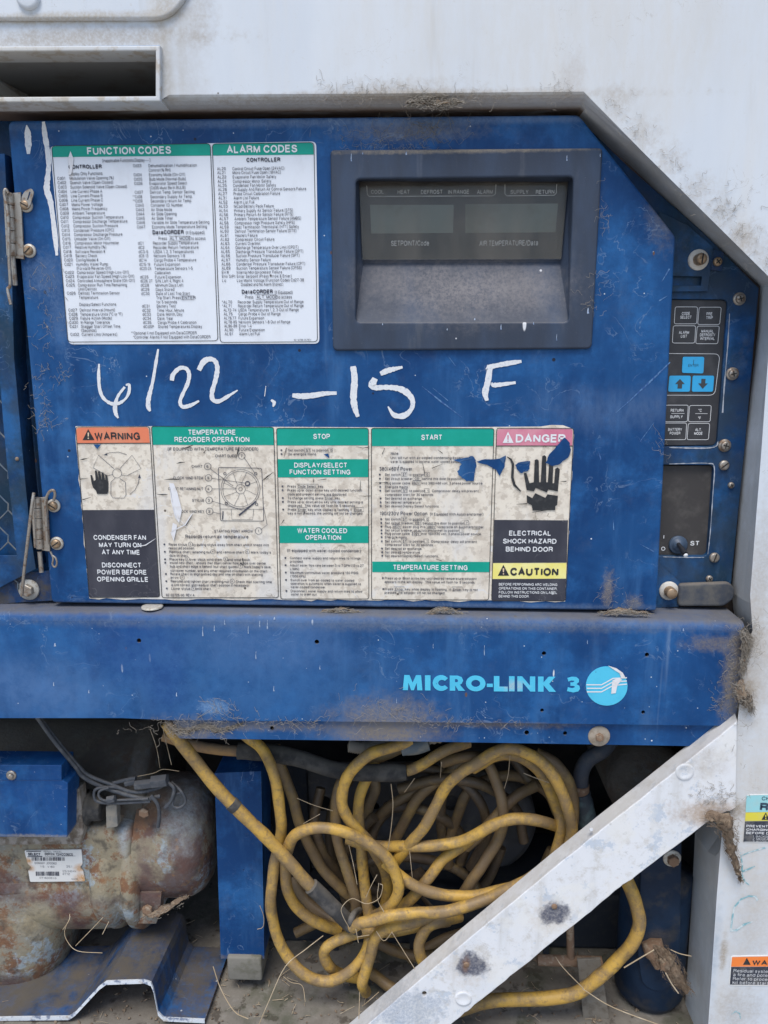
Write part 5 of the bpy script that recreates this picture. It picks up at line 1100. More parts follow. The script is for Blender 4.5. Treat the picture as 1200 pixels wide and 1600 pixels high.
LET = [([(88, 175), (95, 105), (120, 105), (134, 140), (150, 105), (174, 105), (180, 175), (156, 175), (153, 140), (140, 175), (127, 175), (115, 140), (112, 175)], None), ([(192, 105), (218, 105), (218, 175), (192, 175)], None),
 (arc(268, 140, 40, 37, 38, 322)+arc(272, 140, 18, 15, 318, 42), None), ([(308, 175), (308, 105), (345, 105), (365, 112), (371, 128), (364, 142), (355, 147), (380, 175), (349, 175), (334, 150), (334, 175)], [(333, 121), (333, 136), (343, 136), (348, 129), (343, 121)]),
 (circ(430, 140, 46, 26, .8), circ(430, 140, 21, 18, .8)), ([(482, 141), (510, 141), (510, 156), (482, 156)], None), ([(515, 105), (541, 105), (541, 154), (580, 154), (580, 176), (515, 176)], None), ([(586, 105), (612, 105), (612, 175), (586, 175)], None),
 ([(625, 175), (625, 105), (648, 105), (684, 147), (684, 105), (709, 105), (709, 175), (686, 175), (650, 133), (650, 175)], None), ([(722, 105), (748, 105), (748, 132), (772, 105), (803, 105), (774, 138), (806, 175), (774, 175), (748, 145), (748, 175), (722, 175)], None),
 ([(860, 110), (880, 104), (902, 105), (914, 115), (914, 128), (902, 138), (916, 146), (919, 160), (910, 172), (888, 177), (858, 171), (862, 153), (882, 158), (894, 154), (894, 148), (884, 146), (874, 146), (874, 131), (884, 131), (892, 127), (890, 122), (878, 121), (864, 126)], None)]
for ol, ho in LET:
    f = lambda L: [(600+u/3, 1020+(v+(u-88)*9/800)/3) for u, v in L]
    part('letter', plate(f(ol), YB-.0005, .0005, [f(ho)] if ho else []), CYAN, ch)
em = part('round_emblem', plate(circ(948, 1072, 32.5, 40, .94), YB-.0006, .0006), CYAN, ch)
k = Ink(YB-.0009)
for dy in (0, 5.5, 11):
    part('wave_line', Ink(YB-.0009).line([(917-(dy<3)*.6, 1070+dy), (940, 1070+dy), (958, 1060+dy), (979.5, 1059+dy-dy*.1)], 1.8).m, WPRINT, em)
k = Ink(YB-.0012); part('torn_patch', Ink(YB-.0012).fill([(950, 1040), (963, 1044), (973, 1051), (978, 1060), (971, 1060), (968, 1052), (957, 1045)]).m, VIN, em)
k.fill([(957, 1063), (966, 1059), (972, 1062), (965, 1070), (962, 1083), (955, 1084), (956, 1072)])
part('torn_patch', k.m, VIN, em)
for px, py, r in ((243, 953, 17),):
    c = P(px, py, .006); part('sill_washer', MB().lathe(Vector((c.x, -.004, P(0, 967, YB).z+R_+.0006)), (0, 0, 1), [(0, .012), (.0015, .012), (.002, .010), (.002, 0)], 24), WASHER, ch)
for (px, py, ln, wd) in ((317, 978, 16, 2), (335, 977, 9, 2), (351, 968, 8, 2.4), (406, 970, 10, 2), (418, 969, 14, 2.6), (429, 964, 4, 4), (388, 978, 12, 1.6), (400, 1018, 12, 2), (276, 1082, 6, 2.4), (84, 1066, 6, 2.2), (139, 1078, 5, 2), (428, 1072, 8, 2), (500, 1040, 6, 2), (757, 1008, 16, 1.4), (677, 1006, 7, 1.4), (918, 1000, 6, 1.6), (86, 1005, 5, 5), (1068, 982, 4, 3), (620, 1090, 9, 1.2)):
    part('paint_fleck', Ink(YB-.0003).line([(px, py), (px-.4, py+ln*.6), (px, py+ln)], [wd*.3, wd*.5, wd*.75]).m, FLECK, ch)
# ------------------------------------------------------------------ compressor
def cast_mat(name, seed, dark=0):
    m = Mat(name, (.23, .22, .19, 1), .85, bump=.7, bscale=160); o = (seed, seed*2, seed*.5)
    m.bump(40, .4, 5, dist=.004)
    m.mottle((.27, .23, .15, 1), 9, .42, .6, .8, off=o); m.mottle((.30, .36, .40, 1), 16, .53, .59, .85, detail=10, off=(o[0]+2, 1, 1), rg=.75)
    m.mottle((.17, .075, .035, 1), 18, .50, .57, .9, detail=10, off=(o[0]+5, 0, 2), rg=.78); m.mottle((.095, .055, .052, 1), 8, .48, .58, .85, detail=8, off=(o[0]+8, 0, 2), rg=.65)
    m.mottle((.24, .13, .06, 1), 70, .56, .66, .7, detail=8, off=o); m.mottle((.40, .40, .37, 1), 90, .62, .75, .5, detail=8, off=(o[0]+1, 4, 4))
    m.mottle((.06, .052, .045, 1), 45, .52, .68, .75, detail=10, off=(o[0]+3, 2, 2))
    if dark: m.mottle((.085, .078, .068, 1), 12, .25, .5, .85, detail=9, off=(3, 3, 3), rg=.7)
    m.dust((.16, .135, .105, 1), .5, 1.05, .6)
    return m
CAST = cast_mat('rusty_cast_iron', 1)
CAST.blob((.10, .05, .045, 1), (90, 1410), (.10, .012), .7, y=.05, ns=60, k=1.2).blob((.11, .05, .05, 1), (110, 1440), (.03, .07), .8, y=.06, ns=60, k=1).blob((.13, .08, .075, 1), (228, 1370), (.014, .07), .75, y=.06, ns=90, k=1.2)
CAST.blob((.36, .41, .44, 1), (280, 1285), (.035, .05), .6, y=.07, ns=70, k=1.8).blob((.38, .42, .44, 1), (190, 1300), (.010, .05), .9, y=.06, ns=60, k=1)
CAST.blob((.36, .30, .19, 1), (55, 1440), (.05, .035), .8, y=.06, ns=40, k=1)
CAST = CAST.done()
DARKCAST = cast_mat('dark_cast_iron', 4, 1).done()  # same casting with a darker mottle over it
cmp_ = thing('compressor', 'rust-streaked grey compressor with a small white serial plate and blue terminal box', 'compressor', P(120, 1520, .12))
def lathe_x(px0, pyc, yc, prof, seg=40, sq=1.0):
    """turned shape about a left-right axis: (photo x, radius in photo pixels at depth yc)"""
    m = mpp(px0, pyc, yc); c = P(px0, pyc, yc); mb = MB()
    mb.lathe(c, (1, 0, 0), [((x-px0)*m, r*m) for x, r in prof], seg)
    return mb
part('motor_barrel', lathe_x(0, 1225, .19, [(-160, 100), (235, 100), (237, 108), (250, 110), (262, 108), (264, 98), (268, 60), (270, 0)]), DARKCAST, cmp_)
def rbox(px0, py0, px1, py1, ya, yb, bev, mat, name, parent, seg=3, sub=0):
    a, b = P(px0, py1, ya), P(px1, py0, ya)
    o = part(name, MB().box((a.x, ya, a.z), (b.x, yb, b.z)), mat, parent)
    bevel(o, bev, seg); 
    for f in o.data.polygons: f.use_smooth = True
    return o
rbox(-160, 1298, 205, 1405, .062, .22, .012, CAST, 'crankcase', cmp_, 4)
part('crankcase_rib', lathe_x(0, 1352, .135, [(-160, 62), (-10, 84), (100, 86), (180, 84), (205, 80)]), CAST, cmp_)
part('joint_flange', lathe_x(180, 1335, .14, [(172, 70), (178, 93), (184, 99), (200, 102), (208, 100), (214, 92), (222, 92), (228, 101), (240, 102), (246, 97), (250, 84)]), CAST, cmp_)
part('end_bell', lathe_x(240, 1300, .14, [(238, 92), (250, 92), (290, 91), (312, 88), (325, 80), (334, 66), (340, 46), (343, 24), (344, 0)]), CAST, cmp_)
# sump with rounded belly
mb = MB(); rows = []
prof = [(1340, 1.0, 1.0), (1385, 1.0, 1.0), (1420, 1.0, 1.0), (1455, .98, 1.0), (1485, .93, .95), (1505, .84, .86), (1520, .68, .68), (1527, .4, .45), (1528, 0.01, .1)]
for py, sx, sy in prof:
    c = P(22, py, .13); rx = 106*mpp(25, 1440, .10)*sx; ry = .078*sy
    rows.append([Vector((c.x+math.copysign(abs(math.cos(a))**.7, math.cos(a))*rx, c.y+math.copysign(abs(math.sin(a))**.7, math.sin(a))*ry, c.z)) for a in [2*math.pi*q/36 for q in range(36)]])
mb.loft(rows[::-1], True, True)
part('sump', mb, CAST, cmp_)
part('sump_rib', MB().tube(catmull([rows[5][(i+18) % 36]*1.0 for i in range(0, 19)], 2), .006, 8), CAST, cmp_)
# foot under the flange
mb = MB(); ft = [(203, 1395), (252, 1395), (250, 1425), (244, 1443), (208, 1443), (200, 1425)]
o = part('mounting_foot', MB().prism([P(x, y, .062) for x, y in ft], .06), CAST, cmp_); bevel(o, .003)
mb = MB()
for (x, y) in ((226, 1268), (231, 1420)): part('flange_bolt', MB().lathe(P(x, y, .058), (0, -1, 0), [(0, .007), (.004, .007), (.005, .005), (.005, 0)], 6, False), RUSTY, cmp_)
# blue terminal box
tb = part('terminal_box', plate([(-120, 1194), (96, 1196), (96, 1219), (106, 1224), (105, 1309), (-120, 1307)], .025, .035, (), .0012), blue_mat('terminal_box_paint', (.008, .066, .225, 1), lambda m: m.blob((.3, .27, .22, 1), (60, 1307), (.08, .004), .7, y=.025, ns=150, k=1.5), .2, .2), cmp_)
bevel(tb, .001); fastener(tb, 18, 1211, .0248, 5, STEEL, 'dome', 8, STEEL, h=.004, name='bolt')
part('box_seam', Ink(.0246).line([(-120, 1219), (96, 1219.5)], .8).m, flat('seam_shade', (.01, .05, .17, 1), .5), tb)
pk = part('gasket_plate', plate(round_poly([(-120, 1300), (108, 1296), (112, 1236), (124, 1232), (130, 1300), (126, 1320), (-120, 1322)], 4, 3), .052, .02, (), .002), Mat('crusted_gasket', (.20, .17, .135, 1), .95, bump=1, bscale=200).mottle((.36, .33, .30, 1), 60, .45, .6, .8).mottle((.10, .07, .05, 1), 80, .5, .65, .7, off=(2, 2, 2)).done(), cmp_)
# serial plate
npm = Mat('paper_plate', (.70, .70, .68, 1), .5)
for px, py, r in ((47, 1356, .007), (125, 1356, .008), (128, 1374, .012), (44, 1345, .006)): npm.blob((.50, .24, .05, 1), (px, py), (r*1.2, r), .95, y=.060, ns=110, k=.9)
npm.blob((.12, .06, .03, 1), (129, 1356), (.004, .004), .9, y=.06, ns=120, k=.7).blob((.12, .06, .03, 1), (46, 1357), (.004, .004), .9, y=.06, ns=120, k=.7)
npl = part('serial_plate', plate(round_poly([(38, 1329), (127, 1327.5), (129, 1350), (125, 1355), (130, 1361), (133, 1377), (47, 1378), (44, 1360), (49, 1355), (43, 1349)], 2, 3), .0600, .0015), npm.done(), cmp_, 'small white serial plate with rust-eaten edges')
k = Ink(.0595); k.line([(41, 1330.5), (64, 1330.2)], 1.2).line([(43, 1338.6), (66, 1338.2)], 1.2).text('SELECT', 44, 1337, 5, 20, 'L', .05).text('06RW4 72ACC06C0', 70, 1336.5, 4.6, 45, 'L', .03).text('SERIAL  MODEL', 68, 1331.5, 2.4, 30).line([(70, 1338), (118, 1337.5)], .4)
random.seed(9)
for x0, x1, y0, y1 in ((50, 101, 1339.5, 1345), (56, 92, 1362, 1368.5)):
    x = x0
    while x < x1: wd = random.choice((.6, .9, 1.5)); k.line([(x, y0), (x+.4, y1)], wd); x += wd+random.choice((.7, 1.0, 1.6))
k.text('S00001 J00062', 54, 1350, 3.6, 36).text('1 5   V 60', 63, 1355.5, 3.4, 23).text('25.1', 104, 1355.5, 3.6).text('575-3-60 KW', 98, 1362.5, 3.2, 22).text('07160061.0', 62, 1373, 3, 27).text('2712', 98, 1367, 3.6, 12).text('MADE', 112, 1374.5, 2.6)
part('lettering', k.m, PRINT, npl)
# ribbed black conduit plug
part('conduit_plug', lathe_x(128, 1262, .075, [(120, 0), (122, 26), (126, 28), (130, 24), (134, 28), (138, 24), (141, 27), (143, 20), (160, 19), (162, 17), (164, 0)], 24), RUBBER, cmp_)
part('conduit_clip', plate(round_poly([(165, 1260), (182, 1257), (184, 1292), (166, 1295)], 2, 2), .052, .012, (), .001), Mat('grey_clip', (.18, .18, .17, 1), .8).mottle((.3, .27, .22, 1), 90, .45, .65, .7).done(), cmp_)

# wires and plugs lying on the compressor
WIRE = Mat('dusty_grey_wire', (.060, .068, .082, 1), .6).mottle((.17, .17, .17, 1), 120, .45, .7, .5).dust((.18, .17, .16, 1), .3, 1, .5).done()
wh = thing('wire_harness', 'tangle of dark grey wires and plugs lying on the compressor', 'wiring', P(210, 1250, .05))
for L, r in (([(52, 1112, .03), (85, 1158, .035), (118, 1198, .045), (128, 1212, .05), (150, 1225, .055), (185, 1238, .05), (225, 1248, .045), (250, 1244, .05)], .0028),
             ([(56, 1112, .035), (92, 1160, .04), (122, 1196, .048), (140, 1212, .055), (175, 1226, .052), (210, 1238, .05), (245, 1232, .055), (262, 1222, .06)], .0024),
             ([(235, 1252, .045), (180, 1255, .045), (152, 1252, .045), (147, 1240, .045), (153, 1232, .045), (180, 1230, .05), (200, 1238, .052)], .002),
             ([(232, 1248, .042), (190, 1250, .042), (165, 1251, .042), (155, 1245, .042), (156, 1236, .042), (170, 1231, .046)], .0016),
             ([(262, 1222, .05), (272, 1232, .045), (268, 1250, .045), (258, 1262, .045)], .0024),
             ([(268, 1222, .055), (283, 1236, .045), (290, 1252, .045), (280, 1262, .045), (270, 1258, .045), (274, 1242, .048), (286, 1238, .05)], .0018),
             ([(236, 1243, .042), (246, 1256, .042), (249, 1272, .046), (247, 1292, .05)], .0024),
             ([(176, 1224, .055), (200, 1218, .055), (212, 1216, .055)], .0026)):
    part('wire', MB().tube(pxpath(L, 6), r, 8), WIRE, wh)
for a, b, r in (((196, 1224, .055), (212, 1221, .055), .0045), ((212, 1227, .05), (238, 1224, .05), .0065), ((238, 1222, .05), (262, 1219, .05), .0085), ((168, 1250, .04), (180, 1248, .04), .005)):
    o = part('connector', MB().tube([P(*a), P(*a).lerp(P(*b), .5), P(*b)], r, 6), WIRE, wh)
    for f in o.data.polygons: f.use_smooth = False
    bevel(o, .0006, 1)

# ------------------------------------------------------------------ hat-shaped foot rail
prof = [(-120, 1592), (108, 1589), (118, 1582), (155, 1542), (166, 1534), (226, 1532), (236, 1536), (240, 1546), (247, 1582), (256, 1591), (320, 1594)]
front = [P(x, y, .002) for x, y in prof]
back = [Vector((p.x*.985, .125, p.z)) for p in front]
ftr = thing('foot_rail', 'bent blue hat-shaped mounting rail under the compressor', 'mounting rail', P(195, 1594, .002))
mid = [[a.lerp(b, t) for a, b in zip(front, back)] for t in (0, .25, .5, .75, 1)]
o = part('rail_sheet', MB().loft(mid, False), OLD_BLUE, ftr); 
o = part('sheet_underside', MB().loft([[p+Vector((0, 0, -.003)) for p in r_] for r_ in mid][::-1], False), RUSTY, ftr)
def x_edge(m): m.mottle((.10, .14, .25, 1), 90, .52, .6, .8, detail=8); m.mottle((.35, .28, .2, 1), 70, .55, .7, .7, off=(2, 2, 2))
EDGE = white_mat('bare_sheet_edge', x_edge)
part('sheet_edge', MB().loft([[p+Vector((0, -.0008, .0012)) for p in front], [p+Vector((0, -.0012, -.0036)) for p in front]], False).loft([[p+Vector((0, .002, .0006)) for p in front], [p+Vector((0, -.0008, .0012)) for p in front]], False), EDGE, ftr)
# grubby white sill lip along the floor edge
a, b = P(-520, 1600, -.04), P(520, 1600, -.04)
sl_ = single('sill_lip', MB().box((a.x, -.022, ZF+.0005), (b.x, -.012, ZF+.004)).box((a.x, -.055, ZF-.05), (b.x, -.0455, ZF+.002)), white_mat('sill_white', None), 'pale dirty sill lip along the front edge of the bay floor', 'sill')

# ------------------------------------------------------------------ blue post
pst = thing('support_post', 'upright blue box post standing between compressor and yellow cables', 'post', P(378, 1530, .07))
pa, pb, pc, pd = P(335, 1208, .062), P(408, 1205, .062), P(413, 1498, .062), P(345, 1498, .062)
mb = MB(); o4 = [pd, pc, pb, pa]; 
o = part('post_body', MB().prism([pa, pb, pc, pd][::-1], .06), blue_mat('post_paint', (.006, .050, .17, 1), lambda m: m.blob((.2, .17, .13, 1), (380, 1496), (.05, .006), .8, y=.062, ns=120, k=1.5), .15, .06), pst); bevel(o, .002, 2)
rbox(356, 1497, 408, 1532, .056, .11, .003, Mat('concrete_pad', (.20, .19, .165, 1), .95, bump=.6, bscale=200).mottle((.10, .10, .07, 1), 40, .45, .65, .7).done(), 'base_block', pst)

# ------------------------------------------------------------------ yellow cable
def cable_mat(name, base, dirt, amt):
    m = Mat(name, base, .55, bump=.25, bscale=350)
    m.mottle((base[0]*.8, base[1]*.8, base[2]*1.1, 1), 22, .42, .62, .7); m.mottle((.50, .36, .14, 1), 30, .55, .75, .5, off=(3, 1, 1))
    m.mottle(dirt, 20, .58-amt*.25, .66-amt*.1, .85, detail=9, off=(6, 2, 1), rg=.75); m.mottle((.15, .10, .055, 1), 110, .54, .72, .75, detail=8, off=(2, 8, 1)); m.mottle((.10, .07, .04, 1), 15, .55, .7, .6, off=(9, 1, 4), detail=8)
    m.mottle((.10, .07, .045, 1), 240, .6, .75, .6, detail=8, off=(4, 4, 4))
    return m.done()
YC = cable_mat('yellow_cable_jacket', (.53, .325, .058, 1), (.19, .135, .08, 1), .7)
YD_ = cable_mat('shade_toned_grimy_jacket', (.25, .165, .058, 1), (.15, .105, .062, 1), .9)  # back loops: grime plus the shade of the heap mixed into the jacket colour
YD2 = cable_mat('deep_shade_grimy_jacket', (.13, .09, .04, 1), (.07, .052, .038, 1), .9)  # deepest loops: near-black shade put into the dirty jacket colour
cab = thing('power_cable', 'tangled heap of dirty yellow power cable loops behind the white brace', 'power cable', P(640, 1560, .08))
RC_ = .0071
STR = [
 (YC, .0078, [(262, 1128, .004), (275, 1148, .004), (312, 1196, .012), (362, 1254, .014), (430, 1318, .018), (478, 1374, .02), (505, 1402, .022)]),
 (YC, RC_, [(352, 1120, .06), (385, 1152, .05), (412, 1177, .045), (431, 1225, .04), (440, 1285, .04), (436, 1320, .045), (428, 1355, .04), (424, 1400, .035), (429, 1445, .035), (446, 1490, .035), (475, 1523, .03), (512, 1535, .03), (547, 1518, .03), (571, 1486, .035), (578, 1450, .05), (573, 1415, .055), (569, 1385, .06), (564, 1340, .065), (561, 1295, .07), (563, 1250, .07), (572, 1222, .075), (590, 1190, .085)]),
 (YD_, RC_, [(430, 1165, .10), (438, 1195, .09), (450, 1222, .09), (460, 1252, .085), (468, 1287, .08), (483, 1325, .085), (503, 1358, .085), (530, 1384, .085), (556, 1406, .09), (585, 1425, .10)]),
 (YC, RC_, [(530, 1452, .06), (507, 1446, .055), (484, 1434, .05), (462, 1414, .048), (448, 1387, .045), (445, 1355, .04), (450, 1327, .03), (463, 1306, .024), (487, 1295, .022), (513, 1295, .022), (541, 1302, .022), (574, 1318, .022), (598, 1338, .022), (614, 1360, .022), (621, 1388, .022), (614, 1410, .024), (600, 1423, .03), (585, 1430, .04)]),
 (YD_, RC_, [(458, 1372, .10), (467, 1392, .09), (483, 1411, .08), (508, 1428, .075), (540, 1443, .07), (575, 1452, .07)]),
 (YC, RC_, [(640, 1158, .05), (606, 1168, .04), (576, 1178, .036), (551, 1202, .034), (538, 1228, .034), (535, 1254, .034), (543, 1278, .036), (560, 1300, .038), (578, 1320, .045), (596, 1350, .06), (604, 1385, .075), (600, 1420, .085)]),
 (YD_, RC_, [(560, 1190, .095), (540, 1210, .09), (528, 1240, .08), (526, 1275, .075), (529, 1318, .07), (539, 1354, .065), (548, 1382, .06), (556, 1408, .06), (560, 1440, .07)]),
 (YC, RC_, [(549, 1448, .016), (560, 1441, .010), (580, 1436, .008), (612, 1428, .008), (650, 1425, .010), (695, 1426, .010), (732, 1418, .010), (768, 1406, .012), (805, 1385, .014), (835, 1366, .016), (870, 1340, .03)]),
 (YC, RC_, [(700, 1425, .035), (660, 1441, .028), (625, 1447, .024), (598, 1454, .024), (585, 1468, .024), (580, 1490, .024), (573, 1515, .022), (567, 1536, .020), (573, 1550, .03)]),
 (YC, RC_, [(700, 1440, .07), (662, 1446, .055), (615, 1456, .05), (575, 1458, .045), (538, 1467, .04), (513, 1479, .038), (508, 1492, .04), (517, 1510, .045), (535, 1522, .06), (570, 1530, .07)]),
 (YC, RC_, [(606, 1360, .07), (620, 1343, .055), (642, 1318, .045), (666, 1290, .04), (681, 1260, .038), (696, 1232, .036), (718, 1210, .032), (745, 1193, .028), (772, 1174, .022), (795, 1167, .018), (820, 1174, .018), (845, 1190, .020), (866, 1215, .022), (881, 1245, .024), (891, 1277, .026), (895, 1302, .03), (888, 1330, .035)]),
 (YC, RC_, [(738, 1202, .07), (765, 1184, .06), (795, 1178, .055), (822, 1187, .055), (846, 1206, .055), (862, 1236, .055), (872, 1265, .055), (876, 1292, .05), (870, 1320, .05), (862, 1345, .05)]),
 (YD_, RC_, [(838, 1178, .07), (862, 1190, .065), (880, 1208, .06), (892, 1228, .06), (898, 1255, .06), (897, 1285, .06), (890, 1315, .065)]),
 (YC, RC_, [(545, 1312, .075), (575, 1321, .065), (612, 1322, .055), (645, 1322, .045), (680, 1320, .04), (716, 1315, .038), (745, 1304, .036), (775, 1288, .034), (800, 1281, .034), (826, 1281, .036), (852, 1285, .04), (880, 1294, .06)]),
 (YC, RC_, [(740, 1312, .065), (715, 1329, .055), (690, 1347, .05), (668, 1374, .045), (648, 1400, .045), (625, 1418, .05), (600, 1430, .06)]),
 (YD_, RC_, [(752, 1180, .085), (765, 1202, .075), (776, 1228, .07), (784, 1256, .065), (785, 1282, .062), (777, 1310, .06), (765, 1334, .058), (748, 1361, .056), (731, 1388, .06), (715, 1410, .075)]),
 (YD_, RC_, [(835, 1228, .10), (812, 1240, .09), (790, 1259, .08), (770, 1282, .075), (750, 1305, .07), (728, 1325, .07)]),
 (YD_, RC_, [(700, 1350, .13), (703, 1312, .12), (711, 1280, .115), (722, 1249, .11), (739, 1228, .11), (760, 1218, .11), (792, 1212, .115), (828, 1220, .12), (857, 1238, .12), (872, 1268, .13)]),
 (YC, RC_, [(600, 1345, .045), (618, 1362, .040), (640, 1379, .036), (665, 1391, .034), (700, 1398, .034), (735, 1400, .034), (770, 1394, .04), (800, 1385, .05)]),
 (YC, RC_, [(718, 1432, .045), (695, 1439, .03), (670, 1448, .028), (657, 1470, .026), (658, 1493, .024), (668, 1510, .024), (690, 1525, .035)]),
 (YC, .0082, [(965, 1350, .03), (981, 1377, .022), (993, 1407, .016), (1000, 1442, .012), (988, 1477, .010), (962, 1506, .010), (932, 1534, .010), (903, 1553, .010), (860, 1561, .012), (805, 1562, .012), (760, 1565, .012), (710, 1580, .014)]),
 (YD_, RC_, [(575, 1462, .09), (598, 1476, .085), (626, 1488, .08), (655, 1494, .08), (690, 1490, .09)]),
 (YD_, RC_, [(560, 1505, .075), (585, 1526, .065), (608, 1543, .055), (640, 1556, .05)]),
 (YC, RC_, [(625, 1206, .065), (640, 1205, .06), (662, 1193, .055), (684, 1177, .055), (705, 1166, .06), (730, 1158, .07)]),
 (YD_, RC_, [(575, 1190, .09), (592, 1183, .085), (613, 1173, .085), (640, 1160, .09)]),
 (YD_, RC_, [(575, 1292, .13), (600, 1270, .125), (626, 1252, .12), (655, 1235, .12), (690, 1214, .12), (730, 1195, .125)]),
 (YD_, RC_, [(610, 1320, .11), (622, 1303, .105), (640, 1270, .10), (656, 1246, .10), (682, 1222, .10), (712, 1205, .105)]),
 (YD_, RC_, [(690, 1190, .095), (715, 1182, .09), (740, 1180, .09), (765, 1192, .095)]),
 (YD_, RC_, [(580, 1205, .12), (588, 1230, .115), (578, 1260, .115), (570, 1290, .12)]),
 (YD_, RC_, [(640, 1500, .12), (690, 1470, .13), (760, 1440, .14), (830, 1390, .14), (860, 1330, .14)]),
 (YD_, RC_, [(460, 1460, .12), (520, 1430, .13), (590, 1400, .13), (660, 1370, .13)]),
]
rnd = random.Random(31)
for q in range(10):                                   # more turns deeper in the heap, grime and shade both in their colour
    cx, cy = rnd.uniform(590, 760), rnd.uniform(1260, 1450); rx, ry = rnd.uniform(70, 150), rnd.uniform(60, 130); a0 = rnd.uniform(0, 6.28); y0_ = rnd.uniform(.10, .19)
    L = [(min(max(cx+rx*math.cos(a0+t*.55), 480), 885), min(max(cy+ry*math.sin(a0+t*.55), 1185), 1520), y0_+.012*math.sin(t*1.3+q)) for t in range(rnd.randint(5, 9))]
    STR.append((YD2, RC_*rnd.uniform(.92, 1.0), L))
def wob(ps, k):
    return [q+Vector(mnoise.noise_vector(q*9+Vector((k, 0, 0))))*.0035+Vector(mnoise.noise_vector(q*34+Vector((0, k, 0))))*.0009 for q in ps]
for q_, (mt, r, L) in enumerate(STR): part('cable_loop', MB().tube(wob(pxpath(L, 8), q_*.7), r, 14, True, .07), mt, cab)
part('cable_sleeve', MB().tube(wob(pxpath([(488, 1384, .019), (510, 1405, .022), (532, 1426, .026), (552, 1446, .03)]), 0), .0098, 14), RUBBER, cab)
pw = wob(pxpath(STR[0][2], 8), 0)
part('cable_tape', MB().tube([q for q in pw if abs(q.z-P(366, 1258, .014).z) < .009], .0086, 12), RUBBER, cab)
a = pxpath([(562, 1422, .052), (553, 1428, .022), (548, 1440, .012), (551, 1452, .02), (562, 1458, .04)], 5)
part('tape_ring', MB().tube(a, .0042, 8), RUBBER, cab)

# ------------------------------------------------------------------ pipes behind the channel
ORP = Mat('dirty_orange_pipe', (.34, .20, .08, 1), .7, bump=.3, bscale=250).mottle((.20, .13, .08, 1), 40, .42, .6, .8).dust((.2, .16, .12, 1), .4, 1, .6).done()
INS = Mat('split_black_insulation', (.030, .030, .031, 1), .9, bump=.8, bscale=140).mottle((.08, .077, .07, 1), 40, .42, .62, .8).dust((.13, .12, .10, 1), .3, 1, .6).done()
pp = thing('insulated_pipe', 'refrigerant pipe with dusty black insulation under the blue channel', 'pipe', P(470, 1190, .07))
part('bare_pipe', MB().tube(pxpath([(255, 1150, .07), (300, 1164, .07), (340, 1171, .07), (376, 1174, .07)]), .0068, 14), ORP, pp)
part('insulation', MB().tube(pxpath([(372, 1173, .07), (420, 1176, .07), (470, 1186, .066), (520, 1202, .064), (565, 1207, .062), (635, 1207, .06)]), .0108, 16, True, .15), INS, pp)
p2 = thing('corrugated_hose', 'grey corrugated hose stub behind the dust-caked channel lip', 'hose', P(580, 1170, .06))
mb = MB(); pth = pxpath([(545, 1165, .06), (565, 1168, .06), (590, 1166, .058), (640, 1158, .058), (690, 1150, .058)], 12)
part('hose', mb.tube(pth, [(.0085 if i % 2 else .0072) for i in range(len(pth))], 14), Mat('grey_hose', (.22, .20, .17, 1), .8).mottle((.11, .10, .08, 1), 60, .45, .6, .7).done(), p2)
part('hose_end', MB().tube(pxpath([(628, 1168, .05), (650, 1166, .05), (668, 1160, .052)]), .010, 14), Mat('blue_grey_fitting', (.09, .115, .135, 1), .7).mottle((.2, .19, .16, 1), 70, .45, .65, .7).done(), p2)
GREYM = Mat('grey_sheet', (.095, .10, .115, 1), .75, bump=.3, bscale=200).mottle((.06, .06, .06, 1), 14, .42, .62, .8).mottle((.19, .17, .14, 1), 50, .5, .7, .6).dust((.2, .18, .15, 1), .3, 1, .7).done()
fm = thing('fan_motor', 'round grey motor housing seen through the yellow cable loops', 'motor', P(750, 1380, .26))
m_ = mpp(750, 1295, .21); c_ = P(752, 1292, .21)
part('housing', MB().lathe(c_+Vector((0, .12, 0)), (0, -1, 0), [(0, 88*m_), (.105, 88*m_), (.115, 84*m_), (.12, 74*m_), (.12, 0)], 40), GREYM, fm)
TANKD = flat('dark_stay', (.012, .018, .03, 1), .8, 0, (.04, .04, .04, 1), .5)
bp = thing('backing_panel', 'grey bolted panel behind the cables beside the blue post', 'panel', P(530, 1400, .2))
part('panel_sheet', plate([(478, 1195), (720, 1195), (725, 1420), (488, 1420)], .20, .01, [circ(506, 1256, 12), circ(585, 1262, 8), circ(705, 1255, 12)], .001), GREYM, bp)
part('panel_stay', plate([(420, 1190), (478, 1195), (488, 1440), (432, 1440)], .185, .03, (), .001), TANKD, bp)
cm = thing('dark_filler_box', 'dark box added to darken the gap behind the yellow cable heap', 'dark filler box', P(660, 1450, .15))  # added dark box, stands in for the darkness behind the cables
a, b = P(425, 1440, .15), P(1000, 1300, .15)
o = part('filler_body', MB().box((a.x, .15, ZF+.001), (b.x, .30, P(660, 1395, .15).z)), TANKD, cm); bevel(o, .004)
for px in (520, 640, 780, 850): part('filler_rib', MB().box((P(px, 1440, .14).x, .135, ZF+.001), (P(px+9, 1440, .14).x, .1495, P(660, 1420, .15).z)), TANKD, cm)
vl = thing('service_valve', 'dark bent hose and blue-grey valve at the bay top right', 'valve', P(910, 1290, .08))
part('hose', MB().tube(pxpath([(960, 1150, .10), (942, 1172, .09), (920, 1186, .085), (909, 1205, .08), (907, 1232, .08)]), .0098, 14), Mat('blue_grey_hose', (.055, .065, .085, 1), .7).mottle((.13, .12, .11, 1), 60, .45, .65, .6).done(), vl)
part('clamp', MB().tube(pxpath([(907, 1226, .08), (907, 1238, .08)], 2), .0112, 14), RUSTY, vl)
part('valve_body', MB().tube(pxpath([(907, 1238, .08), (912, 1262, .08), (918, 1290, .085)]), [.0125]*4+[.0135]*13, 16), Mat('verdigris_valve', (.03, .045, .065, 1), .6).mottle((.08, .14, .16, 1), 50, .5, .65, .7).done(), vl)
